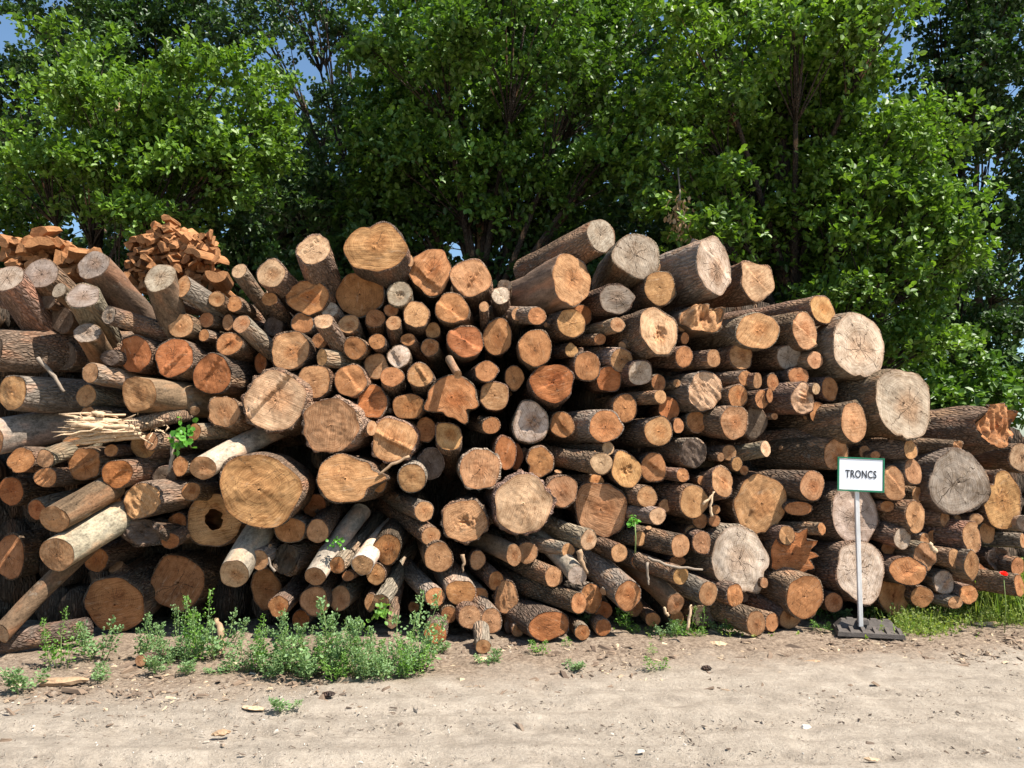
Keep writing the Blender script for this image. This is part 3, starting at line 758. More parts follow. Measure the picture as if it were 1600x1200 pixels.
    if 'H' in fl:
        deep = np.stack([Fx[0] * .9, Fy[0] * .9, Fz[0] - .5], -1); fl_ = [fq, np.stack([i1, i0, nr * N + i0, nr * N + i1], -1)[:, ::-1]]
        mid = [[0, 0, -.5]]; FV = np.concatenate([FV, deep, mid]); uvs = np.concatenate([uvs, uvs[:N] * .5, [[0, 0]]])
        fl_.append(np.stack([nr * N + i0, nr * N + i1, np.full(N, (nr + 1) * N)], -1))
        fm = mesh("cut_face", FV, fl_, uv=uvs)
    else: fm = mesh("cut_face", FV, [fq, np.arange(N)[None, :]], uv=uvs)
    f = link("cut_face", fm, M_CUT, root)
    cc = np.array(CUT_COL[g['c']]) * (np.array([1, .93, .86]) if g['c'] in 'otpyr' else 1) * r.uniform(.82, 1.12) * np.array([1, r.uniform(.965, 1.03), r.uniform(.94, 1.05)])
    f.color = (*np.clip(cc, 0, .8), {'g': 1.6, 'w': .9, 'k': 1.0}.get(g['c'], r.choice([.0, .15, .4, .8])))
    if R > .055 and r.random() < .34 and 'X' not in fl:
        a = r.choice([r.uniform(.5, 2.6), r.uniform(-.6, .6), r.uniform(2.5, 3.7)]); z0 = r.uniform(.10, .45); rs = R * r.uniform(.16, .30)
        c0 = np.array([rx * .8 * math.cos(a) + axl[0] * z0, ry * .8 * math.sin(a) + axl[1] * z0, -z0]); dr = np.array([math.cos(a), math.sin(a), r.uniform(.1, .7)])
        ln = R * r.uniform(.28, .5); V, q, caps = tube([c0, c0 + dr * ln * .6, c0 + dr * ln], [rs * 1.5, rs * 1.1, rs], 12)
        sb = link("branch_stub", mesh("branch_stub", V * (1 + r.normal(0, .004, V.shape)), [q]), M_BARK[bk], root); sb.color = o.color
        e = np.arange(12) + 24; m_ = V[e].mean(0); uvs = np.concatenate([np.stack([np.cos(np.arange(12) * .5236), np.sin(np.arange(12) * .5236)], -1), [[0, 0]]])
        se = link("cut_end", mesh("cut_end", np.concatenate([V[e], [m_ + dr * .003]]), [np.stack([np.arange(12), (np.arange(12) + 1) % 12, np.full(12, 12)], -1)], uv=uvs), M_CUT, sb); se.color = (*np.clip(np.array(CUT_COL['t']) * r.uniform(.8, 1.1), 0, 1), .2)
    tag(root, g['label'], "log", "logs stacked in the pile")
    g['P'] = P; g['R'] = R
    return root
LOG_OBJ = [build_log(g, i) for i, g in enumerate(LG)]

# logs deeper in the pile that only darken its gaps
mb = MB(); r_ = np.random.default_rng(5)
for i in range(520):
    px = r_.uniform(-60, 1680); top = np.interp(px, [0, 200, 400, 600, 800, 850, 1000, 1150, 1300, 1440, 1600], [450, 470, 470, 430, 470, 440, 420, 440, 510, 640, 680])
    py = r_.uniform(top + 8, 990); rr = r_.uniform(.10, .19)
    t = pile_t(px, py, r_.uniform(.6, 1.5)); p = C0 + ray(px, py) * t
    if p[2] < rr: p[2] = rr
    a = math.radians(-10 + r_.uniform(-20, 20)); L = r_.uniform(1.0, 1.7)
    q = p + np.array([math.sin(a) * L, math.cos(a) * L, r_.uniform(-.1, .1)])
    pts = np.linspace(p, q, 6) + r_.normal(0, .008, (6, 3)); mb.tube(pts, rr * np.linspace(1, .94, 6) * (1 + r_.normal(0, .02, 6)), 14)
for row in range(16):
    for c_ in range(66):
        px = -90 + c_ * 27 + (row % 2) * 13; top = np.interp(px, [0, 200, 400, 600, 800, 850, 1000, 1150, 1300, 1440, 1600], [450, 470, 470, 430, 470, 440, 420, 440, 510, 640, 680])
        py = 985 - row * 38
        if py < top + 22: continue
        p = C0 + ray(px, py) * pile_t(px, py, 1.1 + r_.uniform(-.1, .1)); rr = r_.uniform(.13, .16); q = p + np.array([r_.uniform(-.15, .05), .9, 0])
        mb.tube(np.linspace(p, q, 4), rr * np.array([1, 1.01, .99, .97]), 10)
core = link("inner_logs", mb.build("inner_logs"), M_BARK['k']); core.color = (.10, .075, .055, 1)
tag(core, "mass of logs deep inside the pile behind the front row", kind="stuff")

exec_rest = True

# ------------------------------------------------------------------ ground
def ground():
    xs = np.concatenate([-np.geomspace(400, 8.2, 26), np.linspace(-8, 8, 400), np.geomspace(8.2, 400, 26)])
    ys = np.concatenate([-np.geomspace(60, 2.1, 14), np.linspace(-2, 3.2, 40), np.linspace(3.25, 9.5, 250), np.geomspace(9.7, 600, 30)])
    X, Y = np.meshgrid(xs, ys)
    near = np.exp(-np.maximum(0, np.abs(X) - 7.5)) * np.exp(-np.maximum(0, Y - 9.5))
    Z = .018 * pnoise(X * 1.3 + 90, Y * 1.3 + 70, 1) + .014 * pnoise(X * 4 + 80, Y * 4 + 60, 2) + .007 * pnoise(X * 9 + 120, Y * 9 + 50, 3) + .004 * pnoise(X * 19 + 190, Y * 19 + 150, 31)
    # faint tyre tracks curving across the yard
    for (a, b, c, amp) in ((4.45, .035, .010, .022), (4.95, .035, .010, .020), (4.2, -.10, .004, .018), (5.3, .11, .004, .014), (5.65, .02, -.006, .012)):
        yc = a + b * X + c * X * X; dd = (Y - yc)
        Z -= amp * np.exp(-(dd / .10) ** 2) * (.6 + .4 * np.sign(np.sin(X * 42 + dd * 30)))
        Z += amp * .5 * np.exp(-((np.abs(dd) - .17) / .05) ** 2)
    lit = smooth(5.7, 6.6, Y + .25 * pnoise(X * 2 + 60, Y * 2 + 60, 8))
    Z += lit * .014 * (pnoise(X * 16 + 99, Y * 16 + 33, 4) + .6)
    Z = (Z - .012) * near
    me = mesh("ground", np.stack([X, Y, Z], -1).reshape(-1, 3), [grid_faces(len(xs), len(ys))])
    k = NT("sandy_dirt"); p = k.n("NewGeometry").outputs["Position"]
    sy = k.n("SeparateXYZ", {0: p})
    n1 = k.noise(p, .9, 4); n2 = k.noise(p, 5, 6, .7); n3 = k.noise(p, 42, 5, .75); n4 = k.noise(p, 150, 3, .7)
    v = k.math('ADD', k.ramp(n1, .3, .7, .90, 1.08), k.ramp(n2, .3, .7, -.12, .10)); v = k.math('ADD', v, k.ramp(n3, .3, .7, -.17, .14)); v = k.math('ADD', v, k.ramp(n4, .25, .75, -.16, .16))
    c = k.mix(k.ramp(n2, .35, .65), (.335, .28, .22), (.405, .345, .277))
    c = k.mix(1.0, c, k.n("CombineColor", {0: v, 1: v, 2: v}).outputs[0], 'MULTIPLY')
    stx = k.noise(k.vmath('MULTIPLY', p, (.55, 6.5, 1)), 1.0, 5, .65)
    stv = k.ramp(stx, .3, .7, .86, 1.12); c = k.mix(1.0, c, k.n("CombineColor", {0: stv, 1: stv, 2: stv}).outputs[0], 'MULTIPLY')
    # scattered dark crumbs of bark, then the litter belt along the pile
    cr = k.ramp(k.math('ADD', k.noise(p, 26, 6, .8), k.math('MULTIPLY', k.noise(p, 1.7, 3), .35)), .80, .86); cr.node.clamp = True
    c = k.mix(k.math('MULTIPLY', cr, .75), c, (.12, .085, .06))
    edge = k.math('ADD', sy.outputs[1], k.math('ADD', k.math('MULTIPLY', k.noise(p, 1.1, 5, .7), 1.5), k.math('MULTIPLY', sy.outputs[0], -.17)))
    belt = k.ramp(edge, 6.45, 7.1); belt.node.clamp = True
    lc = k.mix(k.ramp(k.noise(p, 30, 5, .75), .38, .62), (.13, .09, .062), (.36, .275, .20))
    c = k.mix(k.math('MULTIPLY', belt, .92), c, lc)
    h = k.math('ADD', k.math('MULTIPLY', n3, .7), k.math('MULTIPLY', n2, .8)); h = k.math('ADD', h, k.math('MULTIPLY', n4, .35)); h = k.math('ADD', h, k.math('MULTIPLY', stx, .9))
    return tag(link("ground", me, k.fin(c, .95, k.bump(h, .95, .03), .1)), "pale sandy yard with tyre tracks and bark litter", kind="structure")
ground()
def debris(name, n, fx, fy, size, flat, col, label, seed, slope=0.0):
    r = np.random.default_rng(seed); x, y = fx(r, n), fy(r, n); y = y + slope * np.minimum(x, 2.5)
    b = np.array([[-1, -.5, 0], [.9, -.6, 0], [1.1, .5, 0], [-.8, .6, 0], [-.7, -.3, 1], [.6, -.4, .9], [.7, .3, 1.1], [-.6, .4, .8]])
    q = np.array([[4, 5, 6, 7], [0, 1, 5, 4], [1, 2, 6, 5], [2, 3, 7, 6], [3, 0, 4, 7]])
    s = size[0] * np.exp(r.normal(0, size[1], n)); a = r.uniform(0, 6.28, n)
    v = b[None] * (1 + r.normal(0, .2, (n, 8, 3))); v *= np.stack([s * r.uniform(.7, 1.9, n) , s * r.uniform(.4, 1.0, n), s * flat * r.uniform(.5, 1.5, n)], -1)[:, None, :]
    tl = r.normal(0, .25, n)[:, None]; v[:, :, 2] += v[:, :, 0] * tl
    ca, sa = np.cos(a)[:, None], np.sin(a)[:, None]
    V = np.stack([v[:, :, 0] * ca - v[:, :, 1] * sa + x[:, None], v[:, :, 0] * sa + v[:, :, 1] * ca + y[:, None], v[:, :, 2] - .012], -1)
    me = mesh(name, V.reshape(-1, 3), [(q[None] + 8 * np.arange(n)[:, None, None]).reshape(-1, 4)], smooth=False)
    k = NT(name); rn = k.n("NewGeometry").outputs["Random Per Island"]
    c = k.mix(rn, col[0], col[1]); c = k.mix(k.ramp(rn, .8, .95), c, col[2])
    return tag(link(name, me, k.fin(c, .9)), label, kind="stuff")
belt_y = lambda r, n: np.minimum(6.45 + r.normal(0, .38, n), 7.6)
debris("bark_litter", 5600, lambda r, n: r.uniform(-5.2, 6.2, n), lambda r, n: belt_y(r, n), (.013, .5), .35, ((.10, .07, .05), (.27, .19, .13), (.50, .38, .25)), "bark crumbs and wood chips littered along the foot of the pile", 11, .15)
debris("pebbles", 5200, lambda r, n: r.normal(0, 3.2, n), lambda r, n: r.uniform(3.3, 6.9, n), (.0042, .45), .7, ((.30, .25, .20), (.42, .36, .29), (.60, .55, .48)), "fine gravel scattered over the sandy yard", 12)
debris("bark_crumbs", 2600, lambda r, n: r.choice([-1.3, .6, 1.9, 3.4, -3.4], n) + r.normal(0, .75, n), lambda r, n: r.choice([5.5, 4.9, 5.3, 5.9, 4.6], n) + r.normal(0, .35, n), (.0058, .42), .45, ((.075, .055, .042), (.15, .11, .08), (.28, .21, .15)), "dark bark crumbs strewn over the sandy yard", 13)

# ------------------------------------------------------------------ sign
def sign():
    base = ground_at(1352, 990); base[2] = 0; Y = base[1]; t = Y / ray(1345, 985)[1]; s = t / F_PX
    root = empty("sign", (base[0], Y, 0))
    tag(root, "white sign reading TRONCS with green border on a grey post in a black rubber foot", "sign")
    m_w = mat_plain("white_panel", (.84, .85, .88), .6, .02, 6, .2, bump=0); m_g = mat_plain("green_paint", (.02, .19, .10), .5, .12, 30, bump=.05)
    m_t = mat_plain("black_print", (.028, .03, .034), .6, .1, 30, bump=0); m_p = mat_plain("galvanised_steel", (.62, .61, .60), .42, .22, 18, .5, .2, .1, (1, 1, .15))
    m_r = mat_plain("black_rubber", (.10, .086, .076), .85, .35, 16, .2, bump=.5)
    x0 = (1345 - 1352) * s
    ztop = C0[2] + ray(1350, 742)[2] * t                          # middle of the board
    w, h = 69 * s, 51.5 * s
    Vp, Fp = boxes([((x0, .0, (ztop + h * .3) / 2 + .03), (.040, .03, ztop + h * .3 - .06), None)])
    po = link("post", mesh("post", Vp, [Fp], smooth=False), m_p, root)
    bv = po.modifiers.new("edge", 'BEVEL'); bv.width = .005; bv.segments = 2
    Rz = Matrix.Rotation(math.radians(-6), 4, 'Z') @ Matrix.Rotation(math.radians(2.2), 4, 'Y')
    bx, bz = (1350.5 - 1352) * s, ztop
    def put(nm, V, F, m, par=None):
        o = link(nm, mesh(nm, V, [F], smooth=False), m, root); o.matrix_local = Matrix.Translation((bx, -.028, bz)) @ Rz; return o
    V, F = boxes([((0, 0, 0), (w * .95, .010, h * .94), None)]); put("board", V, F, m_w)
    e = .0115
    V, F = boxes([((0, 0, h / 2), (w + e, .018, e), None), ((0, 0, -h / 2), (w + e, .018, e), None), ((-w / 2, 0, 0), (e, .017, h - e), None), ((w / 2, 0, 0), (e, .017, h - e), None)])
    put("border_frame", V, F, m_g)
    cu = bpy.data.curves.new("lettering", 'FONT'); cu.body = "TRONCS"; cu.align_x = 'CENTER'; cu.align_y = 'CENTER'; cu.size = .118; cu.extrude = .0012; cu.offset = .0012; cu.space_character = 1.08
    tmp = bpy.data.objects.new("lettering", cu); COL.objects.link(tmp)
    me = bpy.data.meshes.new_from_object(tmp.evaluated_get(bpy.context.evaluated_depsgraph_get()))
    bpy.data.objects.remove(tmp); me.materials.clear()
    xs_ = [v.co.x for v in me.vertices]; f = w * .68 / (max(xs_) - min(xs_))
    zs_ = [v.co.y for v in me.vertices]; fz = h * .235 / (max(zs_) - min(zs_))
    for v in me.vertices: v.co = Vector((v.co.x * f, v.co.y * fz, v.co.z))
    lt = link("lettering", me, m_t, root); lt.matrix_local = Matrix.Translation((bx, -.028, bz)) @ Rz @ Matrix.Translation((0, -.0068, 0)) @ Matrix.Rotation(math.radians(90), 4, 'X')
    for q in (-.12, .12):
        V, F = boxes([((x0 + .002, -.004, ztop + q), (.075, .044, .02), None)])
        cl = link("clamp", mesh("clamp", V, [F], smooth=False), m_p, root)
    # rubber foot: a sloping block with recessed slots along the near end
    fl, fw, fh = .55, .36, .10
    bo = []
    def hexa(x0, x1, y0, y1, z0, z1, ins):
        b = [[x0, y0, z0], [x1, y0, z0], [x1, y1, z0], [x0, y1, z0], [x0 + ins, y0 + ins, z1], [x1 - ins, y0 + ins, z1], [x1 - ins, y1 - ins, z1], [x0 + ins, y1 - ins, z1]]
        return np.array(b), np.array([[3, 2, 1, 0], [4, 5, 6, 7], [0, 1, 5, 4], [1, 2, 6, 5], [2, 3, 7, 6], [3, 0, 4, 7]])
    m = MB()
    V, F = hexa(-fl / 2, fl / 2, -fw / 2, fw / 2, 0, .035, .006); m.add(V, F)
    V, F = hexa(-fl / 2 + .012, fl / 2 - .012, -.02, fw / 2 - .012, .0355, fh, .055); m.add(V, F)
    for i in range(6):
        xx = -fl / 2 + .03 + i * (fl - .06) / 5
        b = np.array([[xx - .018, -fw / 2 + .008, .0355], [xx + .018, -fw / 2 + .008, .0355], [xx + .018, -.021, .0355], [xx - .018, -.021, .0355],
                      [xx - .016, -fw / 2 + .03, .045], [xx + .016, -fw / 2 + .03, .045], [xx + .016, -.021, fh - .035], [xx - .016, -.021, fh - .035]])
        m.add(b, F)
    for i in range(4):
        V, F = hexa(-.17 + i * .1, -.10 + i * .1, .045, .10, fh + .001, fh + .014, .008); m.add(V, F)
    V, F = hexa(x0 - .05, x0 + .05, -.045, .045, fh - .02, fh + .024, .012); m.add(V, F)
    ft = link("rubber_foot", m.build("rubber_foot", smooth=False), m_r, root); ft.rotation_euler = (0, 0, math.radians(-14)); ft.location = (.03, .02, 0)
    return root
sign()

# ------------------------------------------------------------------ split firewood heaps at the back of the left end
M_SPLIT = mat_plain("split_firewood", (.31, .145, .062), .85, .5, 9, .15, bump=.6, stretch=(1, 1, .25))
def wedge_mesh(seed):
    r = np.random.default_rng(seed); n = 7; L = .34; typ = seed % 3
    if typ == 0: p = [(-.07, -.03), (.06, -.045), (.075, .0), (.05, .04), (-.01, .055), (-.06, .03)]
    elif typ == 1: p = [(-.05, -.05), (.05, -.045), (.062, .005), (.03, .05), (-.02, .062), (-.045, .02)]
    else: p = [(-.085, -.018), (-.03, -.034), (.05, -.03), (.085, -.012), (.08, .016), (-.07, .022)]
    p = np.array(p) * r.uniform(.85, 1.15, (6, 1)) + r.normal(0, .004, (6, 2)); zs = np.linspace(0, -L, n)
    V = np.stack([np.concatenate([p * (1 + .03 * r.normal()) + r.normal(0, .0025, p.shape), np.full((6, 1), z) + (r.normal(0, .006, (6, 1)) if z == 0 else 0)], 1) for z in zs]).reshape(-1, 3)
    return mesh("firewood_piece", V, [grid_faces(6, n, True)[:, ::-1], np.arange(6)[None, :], (np.arange(6) + 6 * (n - 1))[None, ::-1]], smooth=False)
WEDGES = [wedge_mesh(i) for i in range(9)]
def heap(x0, x1, topf, ybot, Y, dx, dy, label, group, big, seed):
    r = np.random.default_rng(seed); row = 0; py = ybot
    while py > 325:
        px = x0 + (row % 2) * dx / 2
        while px < x1:
            if py > topf(px):
                o = link("firewood_piece", WEDGES[r.integers(9)], M_SPLIT)
                o.location = at(px + r.normal(0, 2.5), py + r.normal(0, 2), Y + r.normal(0, .07))
                kx = (px - (x0 + x1) / 2) / (x1 - x0) * 2
                o.rotation_euler = Euler((math.radians(90 + r.normal(0, 19)), math.radians(r.normal(0, 30) + (90 if kx > .1 and r.random() < .6 else 0)), math.radians(28 * kx + r.normal(0, 13))), 'XYZ')
                s = big * r.uniform(.8, 1.25); o.scale = (s, s, 1.0)
                tag(o, label, "firewood", group)
            px += dx * r.uniform(.85, 1.2)
        py -= dy; row += 1
heap(199, 344, lambda x: np.interp(x, [192, 205, 232, 258, 272, 285, 318, 335, 352], [405, 372, 352, 340, 345, 366, 362, 368, 392]), 446, 8.75, 11.5, 8.6, "split orange-brown firewood piece in the tall rounded heap", "split firewood in the tall rounded heap", .68, 3)
heap(2, 148, lambda x: np.interp(x, [0, 20, 45, 70, 80, 95, 110, 130, 150], [372, 372, 366, 360, 374, 376, 380, 384, 396]), 424, 8.6, 18, 12, "split orange-brown firewood piece in the low heap at the end", "split firewood in the low heap at the end", 1.05, 4)
def big_split(px, py, Y, w, h, L, rz, ry, name_label):
    m = MB(); n = 10; a = np.linspace(0, math.pi, n); sec = np.concatenate([np.stack([w * np.cos(a), h * np.sin(a)], -1), [[-w * .6, -.01], [0, .012], [w * .6, -.008]]]); k = len(sec)
    r = np.random.default_rng(int(px)); V = np.stack([np.concatenate([sec * (1 + r.normal(0, .015, sec.shape)), np.full((k, 1), -z)], 1) for z in np.linspace(0, L, 8)]).reshape(-1, 3)
    m.add(V, grid_faces(k, 8, True)[:, ::-1], np.arange(k)[None, :])
    o = link("firewood_piece", m.build("firewood_piece", False), M_SPLIT); o.location = at(px, py, Y); o.rotation_euler = Euler((math.radians(92), math.radians(ry), math.radians(rz)), 'XYZ')
    tag(o, name_label, "firewood")
big_split(338, 424, 8.35, .115, .12, .5, 12, 180, "thick half-round firewood piece at the right foot of the tall heap")
big_split(62, 384, 8.35, .14, .10, .5, 25, -12, "largest block-like firewood piece on top of the low heap")
big_split(300, 398, 8.45, .12, .07, .45, -20, 20, "flat broad firewood slab halfway up the tall heap")

# ------------------------------------------------------------------ splinters, roots and sticks
M_SPL = mat_plain("splintered_wood", (.52, .37, .235), .85, .35, 22, .15, bump=.5, stretch=(1, 1, 1))
M_TWIG = mat_plain("grey_twig", (.25, .20, .155), .9, .3, 24, .1, bump=.4)
M_FIB = mat_plain("bark_fibre", (.33, .22, .135), .9, .35, 26, .1, bump=.4)
def pix_path(pts, d):
    return [C0 + ray(x, y) * pile_t(x, y, dd) for (x, y), dd in zip(pts, d if hasattr(d, '__len__') else [d] * len(pts))]
def splinter_log():
    root = empty("splintered_log", tuple(pix_path([(150, 665)], -.2)[0])); r = np.random.default_rng(2)
    tag(root, "snapped log with a long frayed pale end of splinters", "log")
    base = pix_path([(215, 668), (150, 668), (98, 670)], [-.12, -.2, -.28]); loc = np.array(root.location)
    m = MB()
    b0_, b2_ = np.array(base[0]), np.array(base[2])
    for i in range(120):
        off = r.normal(0, 1, 3) * np.array([.0, .045, .045]); e = 1 - abs(r.normal(0, .28)); f0 = r.uniform(-.1, .45)
        sp = r.normal(0, .035, 3); p = [b0_ * (1 - f) + b2_ * f + off * (.9 + .25 * f) + sp * max(0, f - .4) * 2 + r.normal(0, .006, 3) for f in np.linspace(f0, max(f0 + .2, e), 6)]
        w = r.choice([.005, .008, .013, .02]) * r.uniform(.8, 1.3); m.tube([q - loc for q in p], w * np.array([.9, 1.1, 1.0, 1.1, .8, .3]), 5)
    for i in range(40):
        c = b0_ + (b2_ - b0_) * r.uniform(-.5, .8) + r.normal(0, .05, 3); d = r.normal(0, .035, 3)
        m.tube([c - loc, c + d - loc, c + d * 1.6 + r.normal(0, .02, 3) - loc], [.006, .008, .003], 4)
    link("splinters", m.build("splinters"), M_SPL, root)["kind"] = "stuff"
    m = MB(); p = pix_path([(176, 668), (215, 664), (262, 652), (300, 648)], [-.16, -.1, 0, .15])
    m.tube([q - loc for q in p], [.062, .07, .068, .06], 12)
    st = link("stem", m.build("stem"), M_BARK['b'], root); st.color = (.27, .2, .14, 1)
splinter_log()
def stick(name, pts, d, radii, label, mat=None, cat="stick"):
    p = pix_path(pts, d); loc = np.array(p[0]); m = MB(); r = np.random.default_rng(int(pts[0][0]))
    pp = []; rr = []
    for i in range(len(p) - 1):
        for f in np.linspace(0, 1, 5)[:-1]:
            pp.append(p[i] * (1 - f) + p[i + 1] * f - loc + r.normal(0, .004, 3)); rr.append(radii[i] * (1 - f) + radii[i + 1] * f)
    pp.append(p[-1] - loc); rr.append(radii[-1]); m.tube(pp, rr, 7)
    o = link(name, m.build(name), mat or M_TWIG); o.location = loc; tag(o, label, cat); return o
stick("twig", [(268, 678), (270, 705), (264, 738)], -.3, [.022, .018, .012], "grey forked twig hanging under the ivy sprig")
stick("twig", [(1012, 880), (1013, 905), (1014, 914)], -.32, [.012, .01, .006], "thin drooping twig over the ridged-bark log")
stick("twig", [(1012, 872), (1050, 885), (1098, 890)], -.3, [.012, .013, .009], "slender bent branch lying across the low logs")
stick("bark_strip", [(592, 742), (612, 726), (640, 713)], -.26, [.011, .014, .012], "curved strip of bark linking the teardrop log to its neighbour", M_FIB, "bark")
stick("splinter", [(1098, 788), (1108, 780), (1117, 768)], -.3, [.013, .01, .005], "short white splinter sticking off the honey log", M_SPL, "splinter")
stick("splinter", [(1112, 808), (1110, 790), (1115, 768)], -.3, [.013, .012, .006], "long white splinter hanging below the honey log", M_SPL, "splinter")
stick("bark_strip", [(905, 860), (910, 880), (918, 897)], -.25, [.03, .022, .008], "brown tuft of bark fibre hanging by the small white log", M_FIB, "bark")
stick("bark_strip", [(722, 866), (725, 880), (723, 894)], -.2, [.02, .014, .006], "ragged bark fibre hanging under the broken bark ring", M_FIB, "bark")
stick("twig", [(420, 870), (423, 886), (430, 893)], -.25, [.008, .01, .012], "curled white twig beside the small saw-lined log")
stick("stump_piece", [(338, 968), (345, 985), (346, 1012), (343, 1024)], [-.25, -.3, -.35, -.4], [.02, .03, .026, .02], "gnarled piece of bark standing among the weeds", M_FIB, "wood")
stick("twig", [(60, 560), (85, 590), (100, 612)], .05, [.02, .018, .012], "dark bare branch dangling in the gap at the far left end", None)
stick("branch", [(1037, 949), (1041, 958), (1045, 962)], -.2, [.013, .013, .012], "thin hollow stick poking out low in the pile", M_SPL)
stick("wood_sliver", [(1079, 944), (1077, 962), (1074, 984)], -.42, [.006, .014, .012], "pointed pale sliver standing upright among weeds", M_SPL, "splinter")
stick("branch", [(1452, 848), (1458, 858), (1462, 862)], -.3, [.018, .02, .024], "lichen-white forked branch tip near the sign", M_SPL)
def lying(name, px, py, L, w, h, rz, label, mat, seed):
    r = np.random.default_rng(seed); p = ground_at(px, py); n = 7; k = 6
    a = np.arange(k) * 2 * math.pi / k; V = []
    for i, f in enumerate(np.linspace(-.5, .5, n)):
        s = (1 - (2 * abs(f)) ** 3 * .6) * r.uniform(.8, 1.1)
        V.append(np.stack([np.full(k, f * L) + r.normal(0, .006, k), w * s * np.cos(a) + r.normal(0, w * .12, k), h * s * np.sin(a) + h * .55 + r.normal(0, h * .12, k)], -1))
    o = link(name, mesh(name, np.concatenate(V), [grid_faces(k, n, True), np.arange(k)[None, ::-1], (np.arange(k) + k * (n - 1))[None]], smooth=False), mat)
    o.location = (p[0], p[1], 0); o.rotation_euler = (0, 0, math.radians(rz)); tag(o, label, "wood chip"); return o
lying("wood_chip", 752, 1034, .17, .035, .02, 55, "large pale wood chip in front of the mossy stub", M_SPL, 1)
lying("wood_chip", 1122, 1008, .14, .04, .02, 150, "flat pinkish wood chip on the ground below the low logs", M_SPL, 2)
lying("wood_chip", 1545, 976, .27, .025, .018, 4, "long pale strip of wood by the grass at the end", M_SPL, 3)
lying("wood_chip", 1470, 966, .22, .06, .03, 12, "white crumpled shred lying in the thin grass", M_SPL, 4)
lying("bark_chip", 1268, 1035, .13, .03, .012, 10, "lone dark bark chip on the sand before the sign", M_FIB, 5)
lying("bark_chip", 514, 1087, .075, .03, .02, 0, "dark pebble-like bark chip before the weeds", M_BARK['k'], 6).color = (.09, .07, .06, 1)
lying("bark_chip", 1104, 1046, .07, .03, .02, 0, "small dark bark chip on sand in mid yard", M_BARK['k'], 7).color = (.09, .07, .06, 1)
lying("wood_chip", 395, 1108, .16, .028, .012, 160, "pale chip half sunk beside the lone grey weed", M_SPL, 8)
lying("wood_chip", 1362, 1188, .07, .02, .01, 170, "tiny white chip near the bottom edge", M_SPL, 9)
lying("bark_chip", 100, 1068, .30, .05, .03, 20, "long dark bark scrap on the ground at the left end", M_FIB, 10)
lying("bark_chip", 345, 1148, .10, .035, .018, 25, "dark crumbling bark scrap in the tyre track", M_FIB, 12)

# ------------------------------------------------------------------ leaves
LT = np.array([[0, 0, 0], [.30, .34, .10], [.27, .74, .08], [0, 1, -.04], [-.27, .74, .08], [-.30, .34, .10]])
LF = np.array([[0, 1, 2, 3], [0, 3, 4, 5]])
def leaf_arrays(P, D, N, S, wid=1.0):
    """leaves at P along D with face normal about N, length S"""
    D = D / (np.linalg.norm(D, axis=1)[:, None] + 1e-9); X = np.cross(D, N); X /= np.linalg.norm(X, axis=1)[:, None] + 1e-9; Z = np.cross(X, D)
    S = S[:, None, None]; T = LT[None] * np.array([wid, 1, min(1, wid)])
    return P[:, None, :] + S * (T[:, :, 0:1] * X[:, None] + T[:, :, 1:2] * D[:, None] + T[:, :, 2:3] * Z[:, None])
def leaf_mesh(name, V):
    n = len(V); return mesh(name, V.reshape(-1, 3), [(LF[None] + 6 * np.arange(n)[:, None, None]).reshape(-1, 4)], smooth=False)
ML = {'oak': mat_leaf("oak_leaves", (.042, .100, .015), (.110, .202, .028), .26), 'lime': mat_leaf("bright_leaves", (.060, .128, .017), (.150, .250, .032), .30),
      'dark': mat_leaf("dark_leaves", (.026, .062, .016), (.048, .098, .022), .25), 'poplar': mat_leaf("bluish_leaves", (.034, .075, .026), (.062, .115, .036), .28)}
M_TRUNK = mat_bark("tree_bark")
def blob(px, py, rx, ry, Y, dep=None):
    c = at(px, py, Y); s = Y / F_PX
    return (c, np.array([rx * s, dep if dep else min(rx, ry) * s * 1.1, ry * s]))
NLEAF = 0
